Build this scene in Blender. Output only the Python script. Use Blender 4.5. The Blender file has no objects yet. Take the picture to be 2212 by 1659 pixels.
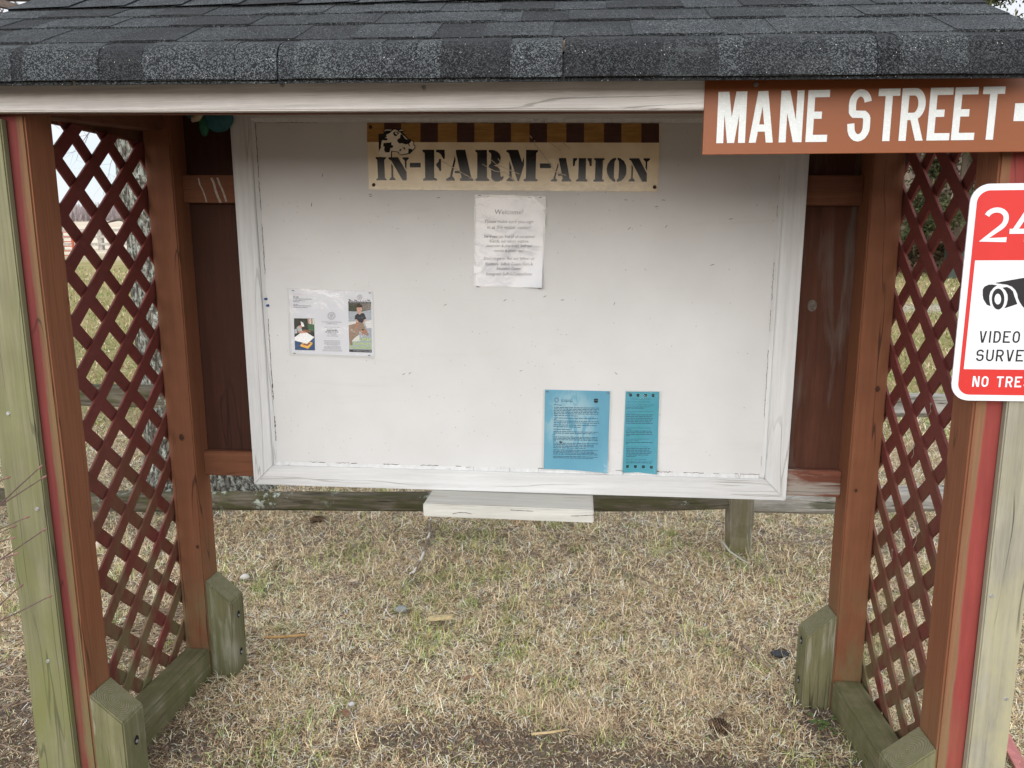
import bpy, bmesh, math, random
import numpy as np
from mathutils import Vector, Matrix
from math import sin, cos, pi, radians
random.seed(7); RNG = np.random.default_rng(11)
S = bpy.context.scene
COL = S.collection

# ------------------------------------------------------------------ camera
cd = bpy.data.cameras.new('camera'); cam = bpy.data.objects.new('camera', cd); COL.objects.link(cam)
S.camera = cam
cd.sensor_fit = 'HORIZONTAL'; cd.sensor_width = 36.0
cd.lens = 36.0 * 1521.86 / 2212.0
cd.clip_start = 0.05; cd.clip_end = 3000
YAW, PIT, ROL = -0.0968, -0.1659, -0.0031
_H = Vector((sin(YAW), cos(YAW), 0)); _r = Vector((cos(YAW), -sin(YAW), 0)); _Z = Vector((0, 0, 1))
_F = _H*cos(PIT) + _Z*sin(PIT); _u = -_H*sin(PIT) + _Z*cos(PIT)
_R = _r*cos(ROL) + _u*sin(ROL); _U = -_r*sin(ROL) + _u*cos(ROL)
m = Matrix.Identity(4)
for i in range(3):
    m[i][0] = _R[i]; m[i][1] = _U[i]; m[i][2] = -_F[i]
m.translation = Vector((0.1860, -1.5658, 1.4185))
cam.matrix_world = m
S.render.resolution_x = 1024; S.render.resolution_y = 768

# ------------------------------------------------------------------ view
S.view_settings.view_transform = 'Standard'; S.view_settings.look = 'None'
S.view_settings.gamma = 1.0; S.view_settings.exposure = 1.02

# ------------------------------------------------------------------ sky and sun (overcast)
SUN_EL, SUN_AZ = radians(16), radians(190)       # azimuth clockwise from +Y: behind the camera, slightly left
W = bpy.data.worlds.new('World'); S.world = W; W.use_nodes = True
nt = W.node_tree; nt.nodes.clear()
def wn(t, **k):
    n = nt.nodes.new(t)
    for a, b in k.items(): setattr(n, a, b)
    return n
sky = wn('ShaderNodeTexSky', sky_type='NISHITA', sun_disc=False)
sky.sun_elevation = SUN_EL; sky.sun_rotation = SUN_AZ; sky.air_density = 1.0; sky.dust_density = 2.0
tc = wn('ShaderNodeTexCoord'); sep = wn('ShaderNodeSeparateXYZ'); nt.links.new(tc.outputs['Generated'], sep.inputs[0])
ov = wn('ShaderNodeValToRGB')                    # overcast sky: dim at the horizon, bright overhead
ov.color_ramp.elements[0].position = 0.0; ov.color_ramp.elements[0].color = (4.9, 5.12, 5.5, 1)
ov.color_ramp.elements[1].position = 1.0; ov.color_ramp.elements[1].color = (5.7, 5.75, 5.9, 1)
nt.links.new(sep.outputs['Z'], ov.inputs[0])
mp = wn('ShaderNodeMapping'); mp.inputs['Scale'].default_value = (2.2, 2.2, 9.0); nt.links.new(tc.outputs['Generated'], mp.inputs[0])
cn = wn('ShaderNodeTexNoise'); cn.inputs['Scale'].default_value = 2.3; cn.inputs['Detail'].default_value = 7; nt.links.new(mp.outputs[0], cn.inputs['Vector'])
cr = wn('ShaderNodeValToRGB'); cr.color_ramp.elements[0].position = 0.36; cr.color_ramp.elements[0].color = (0.62, 0.62, 0.62, 1)
cr.color_ramp.elements[1].position = 0.62; cr.color_ramp.elements[1].color = (1, 1, 1, 1)
nt.links.new(cn.outputs['Fac'], cr.inputs[0])
br = wn('ShaderNodeMapRange'); br.inputs[1].default_value = -1; br.inputs[2].default_value = 1; br.inputs[3].default_value = 2.25; br.inputs[4].default_value = 0.70   # the cloud is brighter on the sun's side (-Y)
nt.links.new(sep.outputs['Y'], br.inputs[0])
vm = wn('ShaderNodeVectorMath', operation='SCALE'); nt.links.new(ov.outputs[0], vm.inputs[0]); nt.links.new(br.outputs[0], vm.inputs['Scale'])
mx = wn('ShaderNodeMix', data_type='RGBA'); nt.links.new(cr.outputs[0], mx.inputs[0])
nt.links.new(sky.outputs[0], mx.inputs[6]); nt.links.new(vm.outputs[0], mx.inputs[7])
bg = wn('ShaderNodeBackground'); bg.inputs['Strength'].default_value = 0.11; nt.links.new(mx.outputs[2], bg.inputs[0])
wo = wn('ShaderNodeOutputWorld'); nt.links.new(bg.outputs[0], wo.inputs[0])
ld = bpy.data.lights.new('sun', 'SUN'); ld.energy = 0.75; ld.angle = radians(45); ld.color = (1.0, 0.98, 0.95)
sun = bpy.data.objects.new('sun', ld); COL.objects.link(sun)
_d = Vector((sin(SUN_AZ)*cos(SUN_EL), cos(SUN_AZ)*cos(SUN_EL), sin(SUN_EL)))
sun.rotation_euler = _d.to_track_quat('Z', 'Y').to_euler(); sun.location = _d*30

# ------------------------------------------------------------------ helpers
def lerp(a, b, t): return a + (b-a)*t
class Mesh:
    """collects verts and faces, then links ONE object"""
    def __init__(s): s.v = []; s.f = []; s.m = []; s.mi = 0; s.log = []
    def add(s, vs, fs):
        o = len(s.v); s.v += [tuple(p) for p in vs]; s.log.append((o, len(vs), len(fs)))
        for f in fs: s.f.append([i+o for i in f]); s.m.append(s.mi)
    def box(s, x0, x1, y0, y1, z0, z1, tf=None):
        vs = [(x, y, z) for z in (z0, z1) for y in (y0, y1) for x in (x0, x1)]
        if tf: vs = [tf(Vector(p)) for p in vs]
        s.add(vs, [(0,2,3,1), (4,5,7,6), (0,1,5,4), (2,6,7,3), (0,4,6,2), (1,3,7,5)])
    def prism(s, poly, y0, y1):
        """poly in (x, z), extruded from y0 (front) to y1"""
        n = len(poly)
        a = sum(poly[i][0]*poly[(i+1) % n][1]-poly[(i+1) % n][0]*poly[i][1] for i in range(n))
        if a < 0: poly = poly[::-1]
        s.add([(x, y0, z) for x, z in poly]+[(x, y1, z) for x, z in poly],
              [list(range(n)), list(range(2*n-1, n-1, -1))] + [(i, n+i, n+(i+1) % n, (i+1) % n) for i in range(n)])
    def face(s, poly, y):
        n = len(poly)
        a = sum(poly[i][0]*poly[(i+1) % n][1]-poly[(i+1) % n][0]*poly[i][1] for i in range(n))
        if a < 0: poly = poly[::-1]
        s.add([(x, y, z) for x, z in poly], [list(range(n))])
    def tube(s, pts, rad, n=6, cap=True):
        pts = [Vector(p) for p in pts]
        if not hasattr(rad, '__len__'): rad = [rad]*len(pts)
        rings = []; up = Vector((0.13, 0.21, 0.97))
        for i, p in enumerate(pts):
            t = (pts[min(i+1, len(pts)-1)]-pts[max(i-1, 0)]).normalized()
            a = t.cross(up)
            if a.length < 1e-3: a = t.cross(Vector((1, 0, 0)))
            a.normalize(); b = t.cross(a)
            rings.append([p+(a*cos(2*pi*k/n)+b*sin(2*pi*k/n))*rad[i] for k in range(n)])
        vs = [q for r in rings for q in r]; fs = []
        for i in range(len(pts)-1):
            for k in range(n):
                k2 = (k+1) % n
                fs.append((i*n+k, i*n+k2, (i+1)*n+k2, (i+1)*n+k))
        if cap: fs.append(list(range(n))); fs.append([(len(pts)-1)*n+k for k in range(n-1, -1, -1)])
        s.add(vs, fs)
    def disc(s, cx, cz, y, r, n=14, rz=None):
        rz = rz or r
        s.face([(cx+r*cos(2*pi*k/n), cz+rz*sin(2*pi*k/n)) for k in range(n)], y)
    def build_each(s, name, mat, parent):
        """one part per add() call"""
        fi = 0
        for o, n, k in s.log:
            q = Mesh(); q.add(s.v[o:o+n], [[i-o for i in f] for f in s.f[fi:fi+k]]); fi += k; q.build(name, mat, parent)
    def build(s, name, mats, parent=None, bevel=0, smooth=False, fn=None, seg=2):
        me = bpy.data.meshes.new(name)
        me.from_pydata([tuple(p) for p in s.v], [], s.f)
        if not isinstance(mats, (list, tuple)): mats = [mats]
        for a in mats: me.materials.append(a)
        if len(mats) > 1: me.polygons.foreach_set('material_index', s.m)
        bm = bmesh.new(); bm.from_mesh(me)
        bmesh.ops.recalc_face_normals(bm, faces=bm.faces) if bevel or smooth else None
        if bevel:
            ed = [e for e in bm.edges if len(e.link_faces) == 2 and e.calc_face_angle(0) > 0.5]
            bmesh.ops.bevel(bm, geom=ed, offset=bevel, segments=seg, affect='EDGES', clamp_overlap=True)
        if fn:
            for v in bm.verts: v.co = fn(v.co)
        bm.to_mesh(me); bm.free()
        if smooth: me.polygons.foreach_set('use_smooth', [True]*len(me.polygons))
        return link(name, me, parent)
def link(name, me, parent=None):
    o = bpy.data.objects.new(name, me); COL.objects.link(o)
    if parent is not None: setp(o, parent)
    return o
def wloc(o):
    t = Vector(o.location)
    while o.parent: o = o.parent
    return Vector(o.location) if o else t
def setp(o, parent):
    o.parent = parent
    root = parent
    while root.parent: root = root.parent
    if parent.parent is None: o.matrix_parent_inverse = Matrix.Translation(-Vector(parent.location))
def tag(o, label=None, cat=None, group=None, kind=None):
    if label: o['label'] = label
    if cat: o['category'] = cat
    if group: o['group'] = group
    if kind: o['kind'] = kind
    return o
def thing(name, label, cat, loc, group=None):
    o = bpy.data.objects.new(name, None); COL.objects.link(o); o.location = loc; o.empty_display_size = 0.05
    return tag(o, label, cat, group)

# value noise for vertices
def hashn(ix, iy, seed):
    h = (ix.astype(np.int64)*374761393 + iy.astype(np.int64)*668265263 + seed*974634777) & 0x7fffffff
    h = ((h ^ (h >> 13))*1274126177) & 0x7fffffff
    return ((h ^ (h >> 16)) & 0xffff)/65535.0
def vnoise(x, y, seed=0):
    x = np.asarray(x, float); y = np.asarray(y, float)
    ix = np.floor(x); iy = np.floor(y); fx = x-ix; fy = y-iy
    fx = fx*fx*(3-2*fx); fy = fy*fy*(3-2*fy)
    a = hashn(ix, iy, seed); b = hashn(ix+1, iy, seed); c = hashn(ix, iy+1, seed); d = hashn(ix+1, iy+1, seed)
    return (a*(1-fx)+b*fx)*(1-fy)+(c*(1-fx)+d*fx)*fy
def fbm(x, y, seed=0, o=3):
    r = 0; a = 0.5; t = 0
    for i in range(o): r = r+a*vnoise(np.asarray(x)*2**i, np.asarray(y)*2**i, seed+i); t += a; a *= 0.5
    return r/t

# ------------------------------------------------------------------ materials
class NT:
    def __init__(s, name):
        s.mat = bpy.data.materials.new(name); s.mat.use_nodes = True
        s.t = s.mat.node_tree; s.t.nodes.clear()
        s.out = s.n('ShaderNodeOutputMaterial'); s.b = s.n('ShaderNodeBsdfPrincipled')
        s.l(s.b.outputs[0], s.out.inputs[0]); s.tc = s.n('ShaderNodeTexCoord')
    def n(s, t, **k):
        n = s.t.nodes.new(t)
        for a, b in k.items(): setattr(n, a, b)
        return n
    def l(s, a, b): s.t.links.new(a, b)
    def coord(s, scale=(1,1,1), rot=(0,0,0), src='Object'):
        m = s.n('ShaderNodeMapping'); m.inputs['Scale'].default_value = scale; m.inputs['Rotation'].default_value = rot
        s.l(s.tc.outputs[src], m.inputs[0]); return m.outputs[0]
    def noise(s, vec, scale=1, detail=4, rough=0.55, dist=0):
        n = s.n('ShaderNodeTexNoise'); n.inputs['Scale'].default_value = scale; n.inputs['Detail'].default_value = detail
        n.inputs['Roughness'].default_value = rough; n.inputs['Distortion'].default_value = dist
        s.l(vec, n.inputs['Vector']); return n.outputs['Fac']
    def vor(s, vec, scale=1, feature='F1', out='Distance', rnd=1):
        n = s.n('ShaderNodeTexVoronoi', feature=feature); n.inputs['Scale'].default_value = scale; n.inputs['Randomness'].default_value = rnd
        s.l(vec, n.inputs['Vector']); return n.outputs[out]
    def ramp(s, fac, stops, interp='LINEAR'):
        r = s.n('ShaderNodeValToRGB'); cr = r.color_ramp; cr.interpolation = interp
        while len(cr.elements) < len(stops): cr.elements.new(0.5)
        for e, (p, c) in zip(cr.elements, stops):
            e.position = p; e.color = (c, c, c, 1) if not hasattr(c, '__len__') else (*c[:3], 1)
        s.l(fac, r.inputs[0]); return r.outputs[0]
    def mix(s, fac, a, b, mode='MIX'):
        m = s.n('ShaderNodeMix', data_type='RGBA', blend_type=mode)
        for v, i in ((fac, 0), (a, 6), (b, 7)):
            if hasattr(v, 'is_output'): s.l(v, m.inputs[i])
            elif i == 0: m.inputs[0].default_value = v
            else: m.inputs[i].default_value = (*v[:3], 1) if hasattr(v, '__len__') else (v, v, v, 1)
        return m.outputs[2]
    def math(s, op, a, b=None):
        m = s.n('ShaderNodeMath', operation=op)
        for v, i in ((a, 0), (b, 1)):
            if v is None: continue
            if hasattr(v, 'is_output'): s.l(v, m.inputs[i])
            else: m.inputs[i].default_value = v
        return m.outputs[0]
    def xyz(s):
        q = s.n('ShaderNodeSeparateXYZ'); s.l(s.tc.outputs['Object'], q.inputs[0]); return q.outputs
    def attr(s, name):
        a = s.n('ShaderNodeAttribute'); a.attribute_name = name; return a.outputs['Color']
    def done(s, col, rough=0.7, bump=None, bs=0.3, bd=0.002, spec=0.3):
        if hasattr(col, 'is_output'): s.l(col, s.b.inputs['Base Color'])
        else: s.b.inputs['Base Color'].default_value = (*col[:3], 1)
        if hasattr(rough, 'is_output'): s.l(rough, s.b.inputs['Roughness'])
        else: s.b.inputs['Roughness'].default_value = rough
        s.b.inputs['Specular IOR Level'].default_value = spec
        if bump is not None:
            b = s.n('ShaderNodeBump'); b.inputs['Strength'].default_value = bs; b.inputs['Distance'].default_value = bd
            s.l(bump, b.inputs['Height']); s.l(b.outputs[0], s.b.inputs['Normal'])
        return s.mat
def plain(name, c, rough=0.6, var=0.12, sc=60, spec=0.3):
    t = NT(name); n = t.noise(t.coord(), sc, 5)
    col = t.mix(t.ramp(n, [(0.3, 0), (0.7, 1)]), [x*(1-var) for x in c], [min(1, x*(1+var)) for x in c])
    return t.done(col, rough, n, 0.1, 0.001, spec)
def wood(name, dark, light, axis, fine=90, along=3.0, rough=0.8, bs=0.5, crack=0.5, crackcol=None, moss=None, wear=None, blotch=0.25, knots=True):
    """grain running along an axis; optional drying cracks, green algae (low parts / patches) and bare worn wood"""
    t = NT(name)
    sc = [fine]*3; sc[axis] = along
    g = t.noise(t.coord(tuple(sc)), 1, 9, 0.68, 0.25)
    sc2 = [fine*0.22]*3; sc2[axis] = along*0.35
    w = t.noise(t.coord(tuple(sc2)), 1, 4, 0.5, 1.5)
    sc5 = [fine*4.5]*3; sc5[axis] = along*9
    fib = t.noise(t.coord(tuple(sc5)), 1, 4, 0.7)
    f = t.math('ADD', t.math('ADD', t.math('MULTIPLY', g, 0.5), t.math('MULTIPLY', w, 0.27)), t.math('MULTIPLY', fib, 0.23))
    col = t.mix(t.ramp(f, [(0.36, 0), (0.64, 1)]), dark, light)
    bl = t.noise(t.coord((1, 1, 1)), 6, 3)
    col = t.mix(t.ramp(bl, [(0.3, blotch), (0.65, 0)]), col, [x*0.45 for x in dark])
    if wear:
        wcol, lo, hi = wear
        sc4 = [fine*0.35]*3; sc4[axis] = along*0.8
        wf = t.noise(t.coord(tuple(sc4)), 1, 7, 0.65, 0.6)
        big = t.noise(t.coord(), 4, 2)
        wf = t.math('ADD', wf, t.math('MULTIPLY', t.math('SUBTRACT', big, 0.5), 0.5))
        col = t.mix(t.ramp(wf, [(lo, 0), (hi, 1)]), col, wcol)
    if moss:
        mcol, z0, z1, base = moss
        z = t.xyz()[2]
        mr = t.n('ShaderNodeMapRange'); mr.inputs[1].default_value = z0; mr.inputs[2].default_value = z1
        mr.inputs[3].default_value = base; mr.inputs[4].default_value = 1.0; t.l(z, mr.inputs[0])
        mn = t.noise(t.coord((14, 14, 5)), 1, 6, 0.65)
        mf = t.math('MULTIPLY', mr.outputs[0], t.ramp(mn, [(0.38, 0), (0.62, 1)]))
        col = t.mix(mf, col, mcol)
    hgt = f
    if crack:
        sc3 = [17]*3; sc3[axis] = 0.9
        c = t.noise(t.coord(tuple(sc3)), 1, 2, 0.5, 0.3)
        c = t.math('ABSOLUTE', t.math('SUBTRACT', c, 0.53))
        c2 = t.noise(t.coord(tuple([5 if i != axis else 2.2 for i in range(3)])), 1, 2)
        cf = t.math('MULTIPLY', t.ramp(c, [(0.003, 1), (0.008, 0)]), t.ramp(c2, [(0.45, 0), (0.55, 1)]))
        col = t.mix(t.math('MULTIPLY', cf, crack), col, crackcol or [x*0.15 for x in dark])
        hgt = t.math('SUBTRACT', f, t.math('MULTIPLY', cf, 1.2))
    return t.done(col, rough, hgt, bs, 0.003, 0.25)
STENCIL=[[-4478,17508,-4153,17502,-4155,17462,-4192,17435,-4207,17415,-4210,16882,-4189,16861,-4153,16847,-4162,16813,-4481,16818,-4480,16852,-4443,16872,-4428,16892,-4434,17419,-4452,17444,-4480,17467],[-4067,17494,-3779,17489,-3518,17050,-3525,16801,-3655,16803,-3984,17384,-4083,17454],[-3996,17309,-3945,17234,-3941,16906,-3871,16843,-3872,16812,-4067,16814,-4066,16846,-3999,16907],[-3638,17484,-3442,17481,-3443,17443,-3509,17376,-3524,17111,-3565,17194,-3567,17377,-3636,17446],[-3413,17320,-3073,17315,-3077,17179,-3417,17184],[-3007,17699,-2644,17692,-2659,16873,-2576,16831,-2570,16784,-3015,16786,-3014,16831,-2941,16871,-2942,17596,-3008,17651],[-2587,17691,-2317,17686,-2322,17424,-2365,17414,-2393,17459,-2434,17547,-2503,17602,-2588,17617],[-2493,17420,-2436,17419,-2443,17063,-2486,17064,-2513,17129,-2592,17226,-2591,17273,-2523,17333],[-2012,17499,-1985,17378,-2097,16906,-2027,16823,-2028,16769,-2285,16773,-2294,16820,-2176,16894],[-2016,17061,-1871,17063,-1853,16990,-2029,16993],[-1963,17680,-1688,17675,-1512,16868,-1449,16808,-1450,16754,-1872,16760,-1871,16814,-1813,16861,-1847,16997,-1979,17620],[-1380,17662,-1020,17659,-1028,16840,-955,16784,-955,16744,-1391,16750,-1390,16797,-1329,16844,-1320,17578,-1380,17619],[-969,17655,-836,17656,-724,17614,-640,17539,-602,17445,-607,17338,-656,17258,-741,17213,-825,17201,-713,17165,-643,17097,-616,17016,-609,16881,-574,16860,-553,16887,-518,16879,-518,16825,-575,16759,-674,16722,-786,16728,-856,16776,-898,16844,-899,17101,-973,17149,-972,17210,-902,17262,-893,17530,-920,17571,-969,17592],[-433,17629,-403,17648,-71,17642,49,17273,109,17446,109,17206,-49,16724,-91,16725,-354,17547,-433,17596],[-341,17333,-272,17145,-269,16835,-182,16767,-182,16729,-437,16732,-437,16770,-350,16837],[168,17638,528,17625,528,17578,473,17540,454,16798,517,16770,517,16716,84,16722,84,16770,161,16802],[585,17235,920,17230,920,17092,585,17098],[1134,17250,1151,17170,1054,16803,1112,16745,1113,16705,921,16708,921,16740,996,16787],[1144,16922,1241,16920,1249,16867,1120,16869],[1166,17381,1372,17377,1486,16780,1541,16731,1536,16696,1237,16700,1237,16736,1278,16775,1154,17346],[1578,17374,1707,17371,1707,17328,1653,17282,1638,17170,1614,17135,1577,17147],[1751,17371,1970,17367,1965,16773,2018,16725,2016,16689,1680,16694,1680,16729,1742,16769],[2011,17363,2142,17361,2141,17138,2100,17128,2075,17155,2065,17251,2012,17307],[2208,17360,2522,17354,2519,17310,2474,17292,2464,16758,2509,16718,2510,16678,2197,16682,2196,16722,2245,16761,2253,17287,2208,17320],[2864,17364,2865,17309,2825,17270,2806,17016,2811,16793,2853,16713,2854,16662,2764,16690,2663,16795,2603,16924,2585,17052,2615,17178,2694,17296,2775,17347],[2906,17364,2995,17343,3094,17265,3162,17138,3178,17011,3168,16884,3113,16773,3025,16694,2899,16661,2897,16712,2942,16775,2956,17046,2948,17260,2908,17308],[3250,17339,3538,17337,3785,16890,3781,16657,3646,16658,3305,17270,3251,17302],[3324,17167,3367,17079,3366,16769,3433,16696,3434,16669,3241,16672,3241,16699,3317,16770],[3668,17335,3862,17328,3858,17284,3784,17230,3783,16961,3735,17065,3735,17231,3669,17295]]
COW_DARK=[[-4363,18186,-4217,18183,-4193,18259,-4221,18280,-4133,18332,-3933,18317,-3868,18333,-3754,18308,-3654,18322,-3524,18266,-3614,18221,-3544,18146,-3426,18029,-3307,17973,-3258,17932,-3267,17865,-3225,17810,-3227,17743,-3403,17584,-3655,17544,-3764,17591,-3766,17631,-3955,17664,-3960,17492,-4002,17493,-4205,17673,-4372,17676]]
COW_WHITE=[[-4259,17998,-4101,17993,-4085,18052,-4170,18071,-4104,18103,-4124,18157,-4001,18209,-3934,18268,-3868,18310,-3776,18284,-3706,18236,-3644,18172,-3574,18119,-3449,18003,-3328,17956,-3282,17923,-3291,17856,-3251,17801,-3252,17753,-3343,17684,-3424,17608,-3654,17568,-3740,17600,-3743,17648,-3980,17688,-3995,17588,-3995,17498,-4247,17500,-4373,17611,-4348,17716,-4295,17783,-4300,17851],[-4178,18277,-4126,18308,-3940,18301,-3984,18275,-4127,18285,-4168,18255],[-3724,18270,-3654,18298,-3555,18267,-3627,18265,-3705,18259]]
COW_PATCH=[[-4211,17916,-4024,17926,-3966,17946,-3969,17858,-3912,17830,-3928,17776,-4008,17757,-4025,17670,-4048,17636,-4163,17638,-4204,17714,-4186,17808,-4229,17822],[-3673,18162,-3616,18147,-3534,18025,-3350,17967,-3380,17914,-3423,17888,-3383,17800,-3411,17807,-3452,17875,-3538,17863,-3623,17899,-3724,17894,-3786,17962,-3763,18029,-3698,18048],[-3442,17740,-3342,17725,-3328,17698,-3417,17598,-3452,17605],[-3903,18220,-3842,18248,-3771,18224,-3758,18174,-3788,18117,-3832,18108,-3888,18139],[-3770,18258,-3713,18250,-3703,18203,-3737,18160,-3761,18184],[-3733,17678,-3700,17731,-3643,17717,-3672,17701,-3687,17664],[-3627,17771,-3555,17779,-3535,17685,-3571,17729],[-4344,17838,-4299,17810,-4315,17756,-4354,17703]]
COW_EYE=[[-3835,18225,-3788,18211,-3773,18170,-3799,18151,-3827,18176,-3864,18206],[-3756,18241,-3725,18237,-3717,18210,-3740,18197]]
CHECK=[[-4712,18518,-4179,18507,-4198,17945,-4734,17955],[-4179,18506,-3647,18495,-3664,17934,-4198,17944],[-3647,18494,-3052,18481,-3066,17921,-3664,17932],[-3052,18480,-2513,18469,-2525,17909,-3066,17920],[-2513,18468,-1928,18455,-1937,17897,-2525,17908],[-1928,18455,-1394,18443,-1401,17886,-1937,17896],[-1394,18442,-802,18430,-806,17873,-1401,17884],[-802,18429,-286,18418,-288,17862,-806,17872],[-286,18417,271,18405,271,17850,-288,17861],[271,18404,795,18393,798,17839,271,17849],[795,18392,1368,18380,1373,17827,798,17838],[1368,18379,1895,18368,1903,17815,1373,17825],[1895,18367,2483,18354,2493,17803,1903,17814],[2483,18354,2997,18343,3010,17792,2493,17802],[2998,18342,3580,18329,3595,17780,3010,17791],[3580,18329,4097,18317,4114,17769,3595,17778]]
CRACK=[[-2439,17370,-1915,17068,-1349,16744],[-1168,17244,-777,17029,-473,16983,-170,16728],[-884,17356,-689,17195,-559,17151,-39,16935],[413,17816,607,17587,801,17336,1038,17001,1382,16872],[-688,17403,-580,17255],[883,17828,1205,17597],[1245,17841,1460,17662],[284,18044,434,17877]]
CAMERA=[[10044,13687,10071,13741,10144,13780,10208,13785,10313,13768,10248,13714,10198,13639,10184,13550,10198,13448,10231,13342,10154,13373,10078,13482,10056,13564],[10481,13489,10483,13448,10481,13407,10473,13370,10462,13337,10446,13311,10427,13291,10406,13278,10382,13274,10358,13278,10334,13290,10311,13310,10290,13337,10271,13370,10256,13407,10245,13447,10238,13489,10236,13531,10239,13571,10246,13608,10258,13641,10274,13667,10293,13687,10314,13699,10337,13704,10362,13699,10386,13687,10409,13668,10430,13641,10448,13609,10463,13572,10474,13531],[10418,13720,10504,13734,10571,13700,10629,13646,10665,13551,10740,13388,10498,13298,10535,13380,10546,13483,10533,13578,10486,13659],[10273,13819,10773,13913,11178,13989,11337,13714,11244,13416,10943,13245,10835,13354,10781,13429,10736,13517,10718,13592,10671,13673,10599,13741,10498,13781,10277,13809]]
LENS=[[10414,13488,10415,13467,10413,13446,10409,13427,10403,13411,10395,13397,10386,13387,10374,13381,10362,13379,10350,13381,10338,13387,10326,13397,10315,13411,10305,13427,10297,13446,10292,13467,10288,13488,10287,13509,10289,13530,10293,13548,10299,13565,10307,13579,10316,13589,10328,13595,10340,13597,10352,13595,10364,13589,10376,13579,10387,13565,10397,13549,10404,13530,10410,13509]]
# ------------------------------------------------------------------ kiosk dimensions (metres, measured from the photograph)
PW = 0.089
LF, LB, RF, RB = -1.0812, -1.0857, 1.0274, 1.0057       # inner faces of the four posts
D = 0.594                                               # front face of the back posts
def tilt(p): return Vector((p.x, p.y, p.z-0.0195*p.x))   # the roof hangs about a degree low on the right

BROWN_D, BROWN_L = (0.165, 0.063, 0.030), (0.225, 0.088, 0.043)
MOSS = (0.145, 0.135, 0.065)
m_post = wood('brown_painted_post', BROWN_D, BROWN_L, 2, 70, 2.2, 0.75, 0.35, 0.75, moss=(MOSS, 0.55, 0.02, 0.0))
m_rail = wood('brown_painted_rail', (0.105, 0.040, 0.019), (0.185, 0.072, 0.035), 0, 70, 2.2, 0.75, 0.4, 0.5)
m_rail_worn = wood('worn_brown_rail', (0.12, 0.042, 0.026), (0.20, 0.072, 0.045), 0, 70, 3.0, 0.8, 0.6, 0.8, wear=((0.26, 0.23, 0.20), 0.50, 0.60))
m_back = wood('brown_back_board', (0.034, 0.0115, 0.006), (0.062, 0.021, 0.011), 2, 60, 2.0, 0.75, 0.3, 0.5)
m_back_worn = wood('weathered_back_board', (0.050, 0.018, 0.010), (0.095, 0.034, 0.019), 2, 55, 2.5, 0.8, 0.6, 0.5, wear=((0.095, 0.070, 0.058), 0.52, 0.70))
m_lat = wood('red_lattice', (0.125, 0.030, 0.025), (0.180, 0.046, 0.038), 1, 60, 25, 0.6, 0.25, 0, moss=(MOSS, 1.0, 0.1, 0.0))
m_green = wood('greenish_treated_board', (0.120, 0.113, 0.063), (0.245, 0.235, 0.14), 2, 75, 1.5, 0.8, 0.35, 0.5, blotch=0.3, moss=((0.15, 0.155, 0.062), 1.6, 0.3, 0.15))
m_grey = wood('grey_treated_board', (0.19, 0.178, 0.135), (0.39, 0.37, 0.29), 2, 75, 1.5, 0.8, 0.45, 0.85, blotch=0.25, moss=((0.34, 0.315, 0.19), 1.1, 0.4, 0.1))
m_foot = wood('mossy_foot_wood', (0.105, 0.098, 0.052), (0.235, 0.22, 0.125), 2, 70, 2.5, 0.9, 0.7, 0.9, wear=((0.27, 0.26, 0.20), 0.57, 0.68), moss=((0.105, 0.11, 0.042), 0.25, 0.0, 0.35))
m_sill = wood('mossy_sill_wood', (0.11, 0.098, 0.052), (0.235, 0.212, 0.12), 1, 70, 2.5, 0.9, 0.7, 0.9, wear=((0.25, 0.235, 0.17), 0.57, 0.68), moss=((0.105, 0.105, 0.042), 0.2, 0.0, 0.35))
m_fascia = wood('weathered_fascia', (0.44, 0.42, 0.40), (0.80, 0.78, 0.755), 0, 95, 1.6, 0.8, 0.5, 0.45, blotch=0.2)
m_fred = wood('brown_header', (0.085, 0.034, 0.018), (0.155, 0.060, 0.031), 0, 70, 2.2, 0.8, 0.3, 0.3)
m_steel = plain('galvanised_metal', (0.45, 0.45, 0.44), 0.45); m_steel.node_tree.nodes['Principled BSDF'].inputs['Metallic'].default_value = 0.8
m_bolt = plain('dull_bolt', (0.16, 0.16, 0.16), 0.5)
m_dark = plain('dark_hole', (0.012, 0.010, 0.009), 0.9)

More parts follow.
